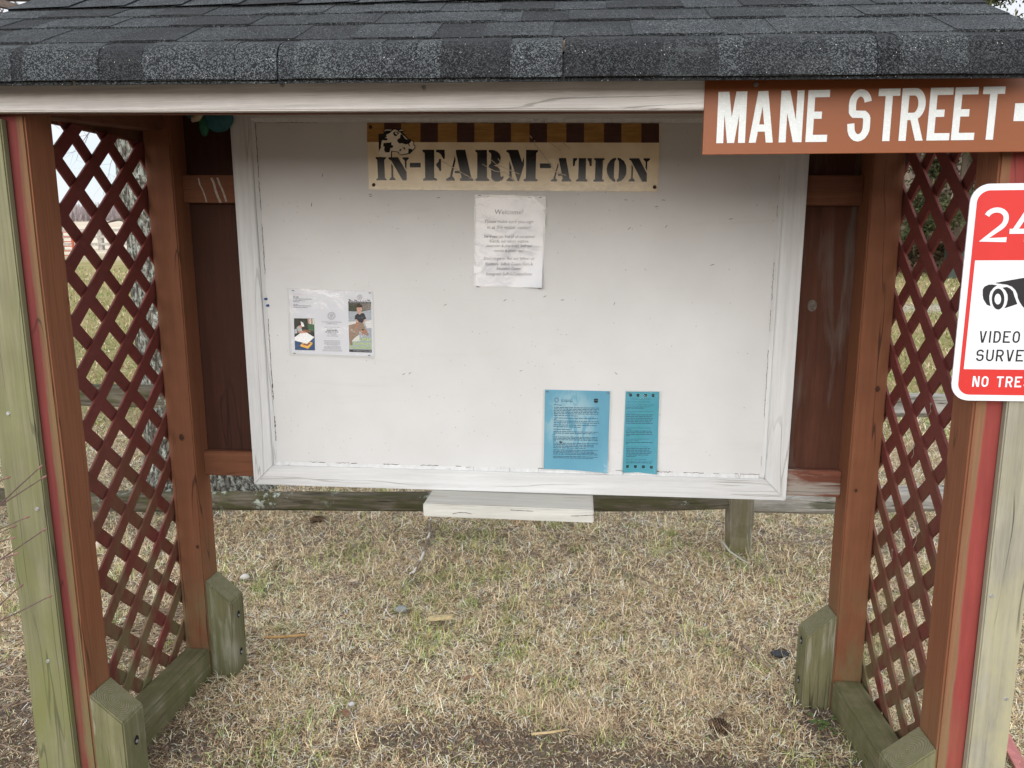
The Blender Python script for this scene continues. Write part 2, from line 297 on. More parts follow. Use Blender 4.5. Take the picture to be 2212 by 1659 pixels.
def front_post_mat(name, edge, red, left):
    """brown post whose outer front strip still carries older red paint, with a band of algae and bare wood between"""
    t = NT(name)
    x, y, z = t.xyz()
    g = t.noise(t.coord((150, 150, 4.0)), 1, 8, 0.65, 0.2)
    col = t.mix(t.ramp(g, [(0.35, 0), (0.65, 1)]), BROWN_D, BROWN_L)
    wob = t.noise(t.coord((30, 30, 3)), 1, 5, 0.6)
    dx = t.math('SUBTRACT', edge, x) if left else t.math('SUBTRACT', x, edge)      # > 0: on the red side
    dx = t.math('ADD', dx, t.math('MULTIPLY', t.math('SUBTRACT', wob, 0.5), 0.022))
    fr = t.math('LESS_THAN', y, 0.004)
    w2 = t.noise(t.coord((85, 85, 7)), 1, 8, 0.75)
    band = t.math('MULTIPLY', t.ramp(t.math('ADD', t.math('MULTIPLY', dx, 20), 0.5), [(0.0, 0.5), (0.3, 0.9), (0.60, 0.9), (0.70, 0)] if left else [(0.1, 0), (0.38, 0.55), (0.5, 0.55), (0.56, 0)]), t.ramp(w2, [(0.32, 0.35), (0.58, 1)]))
    zf = t.n('ShaderNodeMapRange'); zf.inputs[1].default_value = 1.5; zf.inputs[2].default_value = 0.4; zf.inputs[3].default_value = 0.6; t.l(z, zf.inputs[0])
    band = t.math('MULTIPLY', t.math('MULTIPLY', band, zf.outputs[0]), fr)
    rn = t.noise(t.coord((40, 40, 5)), 1, 5)
    redc = t.mix(t.ramp(rn, [(0.3, 0), (0.7, 1)]), [a*0.75 for a in red], red)
    isred = t.math('MULTIPLY', t.ramp(t.math('ADD', t.math('MULTIPLY', dx, 20), 0.5), [(0.46, 0), (0.54, 1)]), fr)
    col = t.mix(isred, col, redc)
    col = t.mix(band, col, (0.130, 0.112, 0.052) if left else (0.185, 0.150, 0.082))
    c = t.math('ABSOLUTE', t.math('SUBTRACT', t.noise(t.coord((17, 17, 0.9)), 1, 2, 0.5, 0.3), 0.53))
    c2 = t.noise(t.coord((5, 5, 2.2)), 1, 2)
    cf = t.math('MULTIPLY', t.ramp(c, [(0.002, 1), (0.006, 0)]), t.ramp(c2, [(0.52, 0), (0.60, 1)]))
    col = t.mix(t.math('MULTIPLY', cf, 0.7), col, (0.02, 0.01, 0.008))
    ms = t.n('ShaderNodeMapRange'); ms.inputs[1].default_value = 0.5; ms.inputs[2].default_value = 0.0; t.l(z, ms.inputs[0])
    mf = t.math('MULTIPLY', ms.outputs[0], t.ramp(t.noise(t.coord((14, 14, 5)), 1, 6), [(0.4, 0), (0.65, 0.8)]))
    col = t.mix(mf, col, MOSS)
    return t.done(col, 0.75, t.math('SUBTRACT', g, t.math('MULTIPLY', cf, 1.2)), 0.25, 0.002, 0.25)
m_pLF = front_post_mat('red_edged_brown_post', -1.0945, (0.165, 0.034, 0.030), True)
m_pRF = front_post_mat('bright_red_edged_brown_post', 1.047, (0.27, 0.052, 0.044), False)

m_knot = plain('dark_wood_knot', (0.055, 0.024, 0.013), 0.8, 0.5, 220)
K = thing('information_kiosk', 'open wooden kiosk shelter with shingled roof, brown posts and red lattice sides', 'kiosk', (0, 0.35, 0))
def wob(amp, seed):
    def f(co):
        n = vnoise([co.z*2.3+seed], [seed*3.1])[0]-0.5; n2 = vnoise([co.z*1.7+seed], [seed*5.7+9])[0]-0.5
        return Vector((co.x+n*amp, co.y+n2*amp, co.z))
    return f
def zcuts(M_, x0, x1, y0, y1, z0, z1, n):
    vs = []; fs = []
    for i in range(n+1):
        z = lerp(z0, z1, i/n); vs += [(x0, y0, z), (x1, y0, z), (x1, y1, z), (x0, y1, z)]
    for i in range(n):
        for k in range(4): a = i*4+k; b = i*4+(k+1) % 4; fs.append((a, b, b+4, a+4))
    fs += [(3, 2, 1, 0), (n*4, n*4+1, n*4+2, n*4+3)]
    M_.add(vs, fs)
for (x0, x1, y0, top, mt, lab) in ((LF-PW, LF, 0, 1.84, m_pLF, 'brown front post with a dark red edge strip beside the greenish board'),
                              (RF, RF+PW, 0, 1.81, m_pRF, 'brown front post with a bright red edge strip beside the grey board'),
                              (LB-PW, LB, D, 1.93, m_post, None), (RB, RB+PW, D, 1.845, m_post, None)):
    M_ = Mesh(); zcuts(M_, x0, x1, y0, y0+PW, -0.3, top, 14)
    o = M_.build('post', mt, K, bevel=0.004, fn=wob(0.004, x0*7+y0))
    if lab: o['label'] = lab
    for (kx, kz, kr) in {LB-PW: ((-1.125, .862, .010), (-1.10, .48, .006)), RB: ((1.068, 1.055, .008), (1.03, .74, .005))}.get(x0, ()):
        q = Mesh(); n = 16; q.add([(kx+kr*(.8+.2*cos(3*i))*cos(2*pi*i/n), y0-0.0026, kz+kr*1.15*sin(2*pi*i/n)) for i in range(n)], [list(range(n))]); q.build('knot', m_knot, o)
# bolted foot blocks with a sloping top
def end_grain(cx, cy, cz):
    t = NT('end_grain_rings'); m_ = t.n('ShaderNodeMapping'); m_.inputs['Location'].default_value = (-cx*1.0, -cy*1.5, -cz); m_.inputs['Scale'].default_value = (1, 1.5, 1); t.l(t.tc.outputs['Object'], m_.inputs[0])
    ln = t.n('ShaderNodeVectorMath', operation='LENGTH'); t.l(m_.outputs[0], ln.inputs[0])
    n = t.noise(t.coord(), 40, 5)
    r = t.math('ADD', t.math('MULTIPLY', ln.outputs['Value'], 900), t.math('MULTIPLY', n, 6))
    s_ = t.math('ADD', t.math('MULTIPLY', t.math('SINE', r), 0.5), 0.5)
    c = t.mix(t.math('MULTIPLY', s_, 0.55), (0.20, 0.185, 0.115), (0.085, 0.078, 0.045)); c = t.mix(t.ramp(t.noise(t.coord(), 60, 6, .7), [(0.45, 0), (0.62, 0.7)]), c, (0.13, 0.13, 0.06))
    return t.done(c, 0.9, s_, 0.4, 0.002, 0.2)
def foot(x, y, h, sx, hole_hi):
    """x: post inner face, block grows in direction sx"""
    M_ = Mesh(); w = PW*sx; d = 0.079
    prof = [(x+0.0006*sx, -0.1), (x+w, -0.1), (x+w, h-d), (x+0.0006*sx, h)]
    M_.prism(prof, y, y+PW)
    b = M_.build('foot_block', m_foot, K, bevel=0.004)
    e = Mesh(); e.add([(x+0.004*sx, y+0.004, h-d*0.045+0.0009), (x+w-0.005*sx, y+0.004, h-d*0.944+0.0009), (x+w-0.005*sx, y+PW-0.004, h-d*0.944+0.0009), (x+0.004*sx, y+PW-0.004, h-d*0.045+0.0009)], [(0, 1, 2, 3) if sx > 0 else (3, 2, 1, 0)])
    e.build('end_grain', end_grain(x+w*.55, y+.04, h-d*.5), b)
    for z in ([0.16] if not hole_hi else [0.215, 0.075]):
        c = Vector((x+w, y+0.045, z)); n = 14
        H = Mesh(); H.add([(c.x+0.0012*sx, c.y+0.0095*cos(2*pi*k/n), c.z+0.0135*sin(2*pi*k/n)) for k in range(n)], [list(range(n)) if sx > 0 else list(range(n))[::-1]])
        H.build('bolt_hole', m_dark, b)
        Bm = Mesh(); Bm.tube([(c.x+0.001*sx, c.y, c.z-0.003), (c.x+0.005*sx, c.y, c.z-0.003)], [0.005, 0.004], 6); Bm.build('bolt', m_bolt, b)
foot(LF, 0, 0.317, 1, False); foot(LB, D, 0.356, 1, True); foot(RB, D, 0.326, -1, True); foot(RF, 0, 0.306, -1, False)
for x0, x1 in ((LB-PW, LB), (RB, RB+PW)):
    M_ = Mesh(); M_.box(x0, x1+0.0, PW+0.0005, D-0.0005, -0.03, 0.107)
    M_.build('sill', m_sill, K, bevel=0.006)
# lattice: two crossed layers of strips nailed to the outside of the posts
def lattice(xin, sgn, name, c1, c2, ztop, gaps):
    """near layer rises towards the back (constant y-z); sgn: outward direction"""
    M_ = Mesh(); y0, y1, z0 = 0.045, 0.655, 0.05
    P = 0.1465; hw = 0.0262
    def clip(a, b, kind, xa, xb):
        # strip a <= (y-z or y+z) <= b, clipped to the rectangle
        poly = [(y0, z0), (y1, z0), (y1, ztop), (y0, ztop)]
        f = (lambda p: p[0]-p[1]) if kind == 'd' else (lambda p: p[0]+p[1])
        for lim, sg in ((a, 1), (b, -1)):
            out = []
            for i in range(len(poly)):
                p, q = poly[i], poly[(i+1) % len(poly)]
                fp, fq = sg*(f(p)-lim), sg*(f(q)-lim)
                if fp >= 0: out.append(p)
                if fp*fq < 0: t = fp/(fp-fq); out.append((lerp(p[0], q[0], t), lerp(p[1], q[1], t)))
            poly = out
            if not poly: return
        n = len(poly)
        M_.add([(xa, p[0], p[1]) for p in poly]+[(xb, p[0], p[1]) for p in poly], [list(range(n)), list(range(2*n-1, n-1, -1))]+[(i, n+i, n+(i+1) % n, (i+1) % n) for i in range(n)])
    for k in range(-20, 22):
        c = c1+(k+0.5)*P; j = random.uniform(-.0015, .0015)
        clip(c-hw+j, c+hw+j, 'd', xin, xin+sgn*0.0075)
        c = c2+(k+0.5)*P; j = random.uniform(-.0015, .0015)
        clip(c-hw+j, c+hw+j, 's', xin+sgn*0.0080, xin+sgn*0.0155)
    M_.build(name, m_lat, K, bevel=0.0012, seg=1)
lattice(-1.1755, -1, 'lattice_panel', -1.414, 2.001, 1.80, 0)
lattice(1.0985, 1, 'lattice_panel', -0.927, 1.829, 1.78, 0)
# top plates along the sides
for x0, x1, za, zb, nm in ((-1.176, -1.100, 1.775, 1.835, 'side_beam'), (1.0275, 1.103, 1.745, 1.80, 'side_beam')):
    M_ = Mesh(); M_.add([(x, y, z+(dz if y > .3 else 0)) for z, dz in ((za, zb-za), (1.90 if x0 < 0 else 1.835, 0)) for y in (0.072, D-0.001) for x in (x0, x1)],
                        [(0,2,3,1), (4,5,7,6), (0,1,5,4), (2,6,7,3), (0,4,6,2), (1,3,7,5)])
    M_.build(nm, m_fred, K, bevel=0.003)
for x0, x1, z in ((-1.215, -1.193, 1.79), (1.116, 1.138, 1.765)):
    M_ = Mesh(); M_.box(x0, x1, 0.03, 0.70, z, 1.885 if x0 < 0 else 1.80); M_.build('top_plate', m_fred, K, bevel=0.003, fn=lambda c: Vector((c.x, c.y, c.z+0.035*(c.y-0.2))))
# header and fascia along the front
M_ = Mesh(); M_.box(-1.235, 1.046, -0.0185, -0.0008, 1.7372, 1.86); M_.build('header', m_fred, K, bevel=0.002, fn=tilt)
M_ = Mesh(); M_.box(-1.255, 1.05, -0.040, -0.0195, 1.7385, 1.832); fas = M_.build('fascia', m_fascia, K, bevel=0.0025, fn=tilt)
for x, z in ((-0.45, 1.79), (-0.145, 1.777)):
    M_ = Mesh(); M_.tube([(x, -0.0400, z+0.009), (x, -0.0425, z+0.009)], [0.0055, 0.004], 8); M_.build('screw', m_steel, fas)
M_ = Mesh(); M_.box(-1.235, 1.03, D+0.045, D+0.09, 1.93, 1.985); M_.build('back_header', m_fred, K, bevel=0.003, fn=tilt)
# rails and back board between the back posts
for z0, z1, s, mt in ((0.708, 0.793, 0.018, m_rail), (1.606, 1.692, 0.03, m_rail)):
    sh = lambda c, s=s: Vector((c.x, c.y, c.z-s*(c.x+0.04)/2))
    M_ = Mesh(); M_.box(LB+0.001, -0.2, D+0.052, D+0.0795, z0, z1); M_.build('rail', mt, K, bevel=0.003, fn=sh)
    M_ = Mesh(); M_.box(-0.198, RB-0.001, D+0.052, D+0.0795, z0, z1); M_.build('rail', m_rail_worn if z0 < 1 else mt, K, bevel=0.003, fn=sh)
for x0, x1, mt, lab in ((-1.15, -0.55, m_back, None), (-0.548, 0.05, m_back, None), (0.052, 0.55, m_back, None), (0.552, 1.07, m_back_worn, 'weathered brown back board with a bare knot')):
    M_ = Mesh(); M_.box(x0, x1, D+0.080+(.0095 if x0 in (-1.15, .552) else .0095), D+0.102, 0.745, 1.93); o = M_.build('back_board', mt, K, bevel=0.002)
    if lab:
        o['label'] = lab
        k = Mesh(); n = 18; k.add([(0.893+0.014*cos(2*pi*i/n), D+0.0885, 1.296+0.018*sin(2*pi*i/n)) for i in range(n)], [list(range(n))])
        k.build('knot', plain('bare_knot', (0.10, 0.085, 0.07), 0.9, 0.4, 120), o)
# treated boards nailed on the front of the front posts
def trim(x0, x1, w, mt, lab, screws):
    M_ = Mesh(); zcuts(M_, x0, x1, -0.0195, -0.0005, -0.2, w, 10)
    o = M_.build('trim_board', mt, K, bevel=0.003, fn=wob(0.003, x0)); o['label'] = lab
    for x, z in screws:
        q = Mesh(); q.tube([(x, -0.0194, z), (x, -0.0218, z)], [0.0055, 0.0042], 8); q.build('screw', m_steel, o)
trim(-1.2285, -1.1225, 1.752, m_green, 'greenish treated board nailed to the front post', ((-1.19, 1.07), (-1.145, 0.83), (-1.165, 0.42)))
trim(1.0825, 1.166, 1.71, m_grey, 'grey treated board nailed to the front post', ((1.094, 0.70), (1.150, 0.455), (1.15, 0.9)))

# ------------------------------------------------------------------ shingled roof
def shingle_mat():
    t = NT('asphalt_shingle'); geo = t.n('ShaderNodeNewGeometry')
    v = t.coord()
    isl = geo.outputs['Random Per Island']
    v1 = t.n('ShaderNodeTexVoronoi'); v1.inputs['Scale'].default_value = 480; t.l(v, v1.inputs['Vector'])
    gr = t.n('ShaderNodeSeparateColor'); t.l(v1.outputs['Color'], gr.inputs[0])
    base = t.mix(t.ramp(isl, [(0.2, 0), (0.6, 1)]), (0.007, 0.0075, 0.0083), (0.012, 0.0135, 0.015))
    lt = t.mix(t.ramp(isl, [(0.2, 0), (0.65, 1)]), (0.062, 0.068, 0.072), (0.130, 0.146, 0.153))
    col = t.mix(t.ramp(gr.outputs[0], [(0.42, 0), (0.98, 1)]), base, lt)
    blotch = t.noise(v, 9, 4)
    col = t.mix(t.ramp(blotch, [(0.35, 0.55), (0.6, 0)]), col, (0.022, 0.023, 0.026))
    dust = t.noise(t.coord((8, 30, 30)), 1, 5, 0.7)
    col = t.mix(t.ramp(dust, [(0.55, 0), (0.75, 0.35)]), col, (0.10, 0.112, 0.11))
    v2 = t.n('ShaderNodeTexVoronoi'); v2.inputs['Scale'].default_value = 190; t.l(v, v2.inputs['Vector'])
    sc = t.n('ShaderNodeSeparateColor'); t.l(v2.outputs['Color'], sc.inputs[0])
    spk = t.math('MULTIPLY', t.ramp(v2.outputs['Distance'], [(0.13, 1), (0.18, 0)]), t.math('GREATER_THAN', sc.outputs[1], 0.935))
    col = t.mix(spk, col, (0.55, 0.54, 0.50))
    return t.done(col, 0.9, v1.outputs['Distance'], 0.6, 0.002, 0.2)
m_sh = shingle_mat()
SL = radians(29.5); X0R, X1R = -1.285, 1.045
PROF = [(-0.1105, 1.7765), (-0.111, 1.800), (-0.1095, 1.822), (-0.1045, 1.838), (-0.0955, 1.849), (-0.080, 1.8575), (-0.060, 1.8665)]
_t = [0]
for a, b in zip(PROF, PROF[1:]): _t.append(_t[-1]+math.dist(a, b))
T0 = _t[-1]; RIDGE_T = T0+0.475
def prof(t):
    if t >= T0: return (PROF[-1][0]+(t-T0)*cos(SL), PROF[-1][1]+(t-T0)*sin(SL)), (-sin(SL), cos(SL))
    for i in range(len(_t)-1):
        if t <= _t[i+1]:
            f = (t-_t[i])/(_t[i+1]-_t[i]); a, b = PROF[i], PROF[i+1]
            d = Vector((b[0]-a[0], b[1]-a[1])).normalized()
            return (lerp(a[0], b[0], f), lerp(a[1], b[1], f)), (-d.y, d.x)
def tab(M_, x0, x1, t0, t1, lo, hi, n, th=0.0035, jag=0.0):
    top = []; bot = []
    e0, e1 = random.uniform(-jag, jag), random.uniform(-jag, jag); xb = random.uniform(-.002, .002)
    for j in range(n+1):
        t = lerp(t0, t1, j/n); off = lerp(lo, hi, j/n)
        for x, e in ((x0+xb, e0), (x1+xb, e1)):
            (y, z), (ny, nz) = prof(max(0, t+(e if j == 0 else 0)))
            top.append((x, y+ny*off, z+nz*off)); bot.append((x, y+ny*(off-th), z+nz*(off-th)))
    N = len(top); fs = []
    for j in range(n):
        a = j*2; fs += [(a, a+1, a+3, a+2), (N+a, N+a+2, N+a+3, N+a+1), (a, a+2, N+a+2, N+a), (a+1, N+a+1, N+a+3, a+3)]
    fs += [(0, N, N+1, 1), (N-2, N-1, 2*N-1, 2*N-2)]
    M_.add(top+bot, fs)
M_ = Mesh()
t = 0.0; ci = 0
bounds = [0.0, T0, T0+0.137, T0+0.245, T0+0.351, T0+0.455]
# starter strip peeping out under the first course
for xa, xb in ((X0R, -0.875), (-0.868, 0.02), (0.022, 0.78), (0.782, X1R)): tab(M_, xa, xb, 0.0, 0.05, 0.0005, 0.001, 4, 0.003)
for ci in range(len(bounds)-1):
    b0, b1 = bounds[ci], bounds[ci+1]+0.035
    b1 = min(b1, RIDGE_T)
    x = X0R-random.uniform(0.0, 0.12); n = 10 if ci == 0 else 3
    s0 = b0+(0.006 if ci == 0 else 0)
    while x < X1R:                                         # backing layer
        w = 0.29+random.uniform(-.01, .01); a, b = max(x, X0R), min(x+w, X1R)
        if b-a > 0.01: tab(M_, a+.0006, b-.0006, s0, b1, 0.0080, 0.0034, n, 0.0046, 0.0006)
        x += w
    x = X0R-random.uniform(0, 0.2)
    while x < X1R:                                         # raised dragon-tooth tabs
        w = random.uniform(0.12, 0.19); a, b = max(x, X0R), min(x+w, X1R)
        if b-a > 0.02: tab(M_, a, b, s0+0.0012, b1, 0.0100, 0.0046, n, 0.0030, 0.0006)
        x += w+random.uniform(0.10, 0.16)
R_ = M_.build('roof', m_sh, K, fn=tilt)
# ridge cap, rear slope, deck and gable boards
RY, RZ = prof(RIDGE_T)[0]
M_ = Mesh()
x = X0R
while x < X1R:
    b = min(x+0.15, X1R)
    for sg in (-1, 1):
        M_.add([(x, RY, RZ+.012), (b+.02, RY, RZ+.016), (b+.02, RY+sg*.12, RZ+.016-.068), (x, RY+sg*.12, RZ+.012-.068)], [(0, 1, 2, 3) if sg < 0 else (3, 2, 1, 0)])
    x += 0.15
M_.build('ridge_cap', m_sh, R_, fn=tilt)
M_ = Mesh()
for i in range(5):
    t0, t1 = i*0.12, min(i*0.12+0.155, 0.53)
    x = X0R
    while x < X1R:
        w = random.uniform(0.2, 0.34); b = min(x+w, X1R)
        q = [(RY+t*cos(SL), RZ-t*sin(SL)) for t in (0.53-t0, 0.53-t1)]
        o1, o2 = .009, .004
        M_.add([(x, q[0][0]+.3*o1, q[0][1]+o1), (b, q[0][0]+.3*o1, q[0][1]+o1), (b, q[1][0]+.3*o2, q[1][1]+o2), (x, q[1][0]+.3*o2, q[1][1]+o2)], [(1, 0, 3, 2)])
        x = b
M_.build('rear_slope', m_sh, R_, fn=tilt)
m_deck = wood('roof_deck_wood', (0.32, 0.24, 0.16), (0.46, 0.36, 0.26), 0, 60, 2, 0.85, 0.3, 0.3)
M_ = Mesh(); a = PROF[-1]; yb = RY+0.53*cos(SL); zb = RZ-0.53*sin(SL)
yf, zf = a[0]-0.018, a[1]-0.0102
M_.add([(x, y, z) for x in (X0R+.012, X1R-.012) for y, z in ((yf, zf), (RY, RZ-.004), (yb, zb), (yb, zb-.016), (RY, RZ-.022), (yf, zf-.016))],
       [(0, 1, 4, 5), (1, 2, 3, 4), (11, 10, 7, 6), (10, 9, 8, 7), (0, 6, 7, 1), (1, 7, 8, 2), (5, 4, 10, 11), (4, 3, 9, 10), (0, 5, 11, 6), (2, 8, 9, 3)])
M_.build('deck', m_deck, R_, fn=tilt)
for x0, x1 in ((-1.19, -1.17), (1.00, 1.02)):
    M_ = Mesh(); M_.add([(x, y, z) for x in (x0, x1) for y, z in ((-0.015, 1.84), (RY, RZ-.03), (0.70, 1.875), (0.70, 1.84))], [(3, 2, 1, 0), (4, 5, 6, 7), (0, 1, 5, 4), (1, 2, 6, 5), (2, 3, 7, 6), (3, 0, 4, 7)])
    M_.build('gable_board', m_back, K, fn=tilt)

# ------------------------------------------------------------------ white notice board
def white_wood(name, axis, worn):
    return wood(name, (0.45, 0.455, 0.452), (0.605, 0.612, 0.612), axis, 65, 2.2, 0.6, 0.55, 0.55, crackcol=(0.25, 0.23, 0.2), blotch=0.06, wear=((0.50, 0.49, 0.46), worn, worn+0.06))
m_wx = white_wood('white_paint_horizontal', 0, 0.67); m_wz = white_wood('white_paint_vertical', 2, 0.70)
m_wshelf = wood('white_paint_shelf', (0.40, 0.395, 0.355), (0.575, 0.57, 0.535), 0, 65, 2.2, 0.65, 0.55, 0.5, crackcol=(0.2, 0.19, 0.17), blotch=0.1, wear=((0.34, 0.32, 0.27), 0.60, 0.68))
def panel_mat():
    t = NT('painted_board_surface')
    v = t.coord((170, 170, 170), (0, radians(38), 0))
    wv = t.n('ShaderNodeTexWave'); wv.wave_type = 'BANDS'; wv.bands_direction = 'X'; wv.inputs['Scale'].default_value = 1.0; wv.inputs['Distortion'].default_value = 3.5; wv.inputs['Detail'].default_value = 3
    t.l(v, wv.inputs['Vector'])
    n2 = t.noise(t.coord(), 260, 3)
    big = t.noise(t.coord(), 4, 4)
    col = t.mix(t.ramp(big, [(0.3, 0), (0.7, 1)]), (0.505, 0.506, 0.500), (0.555, 0.558, 0.556))
    st = t.noise(t.coord((9, 9, 2.0)), 1, 6, 0.7)
    col = t.mix(t.ramp(st, [(0.60, 0), (0.80, 0.35)]), col, (0.58, 0.55, 0.49))
    vn = t.n('ShaderNodeTexVoronoi'); vn.inputs['Scale'].default_value = 34; t.l(t.coord(), vn.inputs['Vector'])
    sc = t.n('ShaderNodeSeparateColor'); t.l(vn.outputs['Color'], sc.inputs[0])
    dots = t.math('MULTIPLY', t.ramp(vn.outputs['Distance'], [(0.035, 1), (0.07, 0)]), t.math('GREATER_THAN', t.math('ADD', sc.outputs[0], t.math('MULTIPLY', t.noise(t.coord((3, 3, 6)), 1, 2), 0.9)), 1.12))
    col = t.mix(t.math('MULTIPLY', dots, 0.75), col, (0.16, 0.15, 0.14))
    v3 = t.n('ShaderNodeTexVoronoi'); v3.inputs['Scale'].default_value = 85; t.l(t.coord(), v3.inputs['Vector'])
    s3 = t.n('ShaderNodeSeparateColor'); t.l(v3.outputs['Color'], s3.inputs[0])
    cl = t.noise(t.coord((4, 4, 13)), 1, 3)
    d3 = t.math('MULTIPLY', t.ramp(v3.outputs['Distance'], [(0.07, 1), (0.13, 0)]), t.math('GREATER_THAN', t.math('ADD', s3.outputs[0], t.math('MULTIPLY', cl, 2.2)), 2.05))
    col = t.mix(t.math('MULTIPLY', d3, 0.8), col, (0.12, 0.11, 0.10))
    sm_ = t.noise(t.coord((2.2, 2.2, 16)), 1, 6, 0.7, 0.6)
    col = t.mix(t.ramp(sm_, [(0.58, 0), (0.78, 0.30)]), col, (0.40, 0.385, 0.35))
    h = t.math('ADD', t.math('MULTIPLY', wv.outputs['Fac'], 0.6), t.math('MULTIPLY', n2, 0.7))
    return t.done(col, 0.5, h, 0.22, 0.0012, 0.3)
m_panel = panel_mat()
m_crack = plain('cracked_paint_gap', (0.085, 0.072, 0.06), 0.9, 0.4, 200)
NB = thing('notice_board', 'large white painted notice board in a mitred frame hung between the back posts', 'notice board', (-0.03, D+0.05, 0.69))
YF, YPn = D+0.035, D+0.0485                                    # frame front, panel front
OUT = [(-0.903, 0.694), (0.836, 0.689), (0.842, 1.915), (-0.905, 1.945)]
INN = [(-0.834, 0.762), (0.769, 0.756), (0.776, 1.836), (-0.840, 1.873)]
for i in range(4):
    j = (i+1) % 4; M_ = Mesh()
    q = [OUT[i], OUT[j], INN[j], INN[i]]
    g = 0.0006
    c = Vector((sum(p[0] for p in q)/4, sum(p[1] for p in q)/4))
    q = [(c.x+(p[0]-c.x)*(1-g), c.y+(p[1]-c.y)*(1-g)) for p in q]
    M_.prism(q, YF, D+0.0515)
    M_.build('frame_board', m_wx if i in (0, 2) else m_wz, NB, bevel=0.002)
# thin bead of paint-covered trim inside the frame
M_ = Mesh()
for i in range(4):
    j = (i+1) % 4; a, b = INN[i], INN[j]; cx, cz = -0.03, 1.3
    inn = lambda p, k: (p[0]+(cx-p[0])*k, p[1]+(cz-p[1])*k)
    ka = 0.012/0.8
    def ins(p, d): return (p[0]+(d if p[0] < cx else -d), p[1]+(d if p[1] < cz else -d))
    a2, b2 = ins(a, 0.011), ins(b, 0.011)
    M_.add([(a[0], YPn-0.006, a[1]), (b[0], YPn-0.006, b[1]), (b2[0], YPn-0.0005, b2[1]), (a2[0], YPn-0.0005, a2[1])], [(0, 1, 2, 3)])
M_.build('inner_bead', m_wz, NB)
M_ = Mesh(); M_.prism([(p[0]+(-.02 if p[0] < 0 else .02), p[1]+(-.02 if p[1] < 1.3 else .02)) for p in INN], YPn, YPn+0.009); PANEL = M_.build('panel', m_panel, NB)
# cracks in the paint where panel and frame meet
M_ = Mesh(); rc = random.Random(5)
for i, prob, wd in ((0, 0.60, 0.0013), (1, 0.55, 0.0009), (2, 0.25, 0.0008), (3, 0.70, 0.0012)):
    j = (i+1) % 4; a, b = Vector(ins(INN[i], 0.012)), Vector(ins(INN[j], 0.012)); L_ = (b-a).length; d = (b-a)/L_; nrm = Vector((-d.y, d.x))
    s = 0.0
    while s < L_-0.01:
        ln = rc.uniform(0.006, 0.05)
        if rc.random() < prob:
            k = max(2, int(ln/0.005)); pts = [(a+d*min(s+ln*q/k, L_)+nrm*rc.uniform(-.0012, .0012), wd*rc.uniform(.25, 1.0)*(2.6 if i == 3 and L_-s < 0.28 and L_-s > 0.1 and rc.random() < .35 else 1)) for q in range(k+1)]
            vs = []
            for p, w in pts: vs += [p+nrm*w, p-nrm*w]
            M_.add([(p.x, YPn-0.0012, p.y) for p in vs], [(2*q, 2*q+1, 2*q+3, 2*q+2) for q in range(k)])
        s += ln
M_.build_each('paint_crack', m_crack, NB)
M_ = Mesh(); M_.box(-0.293, 0.234, D-0.100, D+0.075, 0.6475, 0.6885, tf=lambda p: Vector((p.x, p.y, p.z-0.008*p.x)))
SHF = M_.build('shelf', m_wshelf, NB, bevel=0.003)
for pts in (((.236, .672), (.215, .670), (.19, .6675), (.165, .6665)), ((-.02, .680), (.0, .679), (.03, .6785), (.05, .678)), ((-.20, .662), (-.18, .6665), (-.16, .667), (-.14, .663))):
    q = Mesh()
    for a, b in zip(pts, pts[1:]): w_ = .0011; q.add([(a[0], D-.1006, a[1]+w_), (b[0], D-.1006, b[1]+w_*.6), (b[0], D-.1006, b[1]-w_*.6), (a[0], D-.1006, a[1]-w_)], [(3, 2, 1, 0) if a[0] < b[0] else (0, 1, 2, 3)])
    q.build('crack', m_crack, SHF)
m_staple = plain('rusty_staple', (0.10, 0.085, 0.075), 0.5)
rs = random.Random(3)
st = [(1446, 772), (1448, 768), (1758, 772), (2490, 774), (2613, 798), (1850, 818)]
STP = [(-0.470, 1.640, 10), (-0.469, 1.634, 12), (-0.255, 1.627, 8), (0.318, 1.614, -5), (0.410, 1.593, 3), (0.43, 1.612, -8), (0.33, 1.53, 40), (0.44, 1.535, 60), (-0.24, 1.298, 20), (-0.05, 1.313, 30),
       (0.075, 1.325, 24), (0.29, 1.303, 70), (0.13, 1.314, 5), (-0.38, 1.075, 25), (-0.36, 1.078, 40), (0.0, 1.09, 20), (0.3, 1.085, -30), (0.63, 1.555, 10), (-0.66, 1.61, 80), (-0.62, 1.7, 75), (0.58, 1.42, 15), (-0.7, 1.31, 30)]
for x, z, a in STP:
    M_ = Mesh(); a = radians(a); dx, dz = 0.0045*cos(a), 0.0045*sin(a)
    M_.tube([(x-dx, YPn, z-dz), (x-dx*.9, YPn-0.0012, z-dz*.9), (x+dx*.9, YPn-0.0012, z+dz*.9), (x+dx, YPn, z+dz)], 0.0008, 4); M_.build('staple', m_staple, NB)
for i, (x, z) in enumerate(((-0.827, 1.316), (-0.822, 1.295))):
    M_ = Mesh(); M_.tube([(x, YPn+0.001, z), (x, YPn-0.002, z), (x, YPn-0.0085, z), (x, YPn-0.010, z)], [0.0045, 0.0042, 0.0036, 0.0022], 12)
    tag(M_.build('pushpin', plain('blue_pin_plastic', (0.012, 0.06, 0.22), 0.3), smooth=False), 'upper of two blue pushpins at the left edge of the white board' if i == 0 else 'lower of two blue pushpins at the left edge of the white board', 'pushpin', 'blue pushpins in the board')
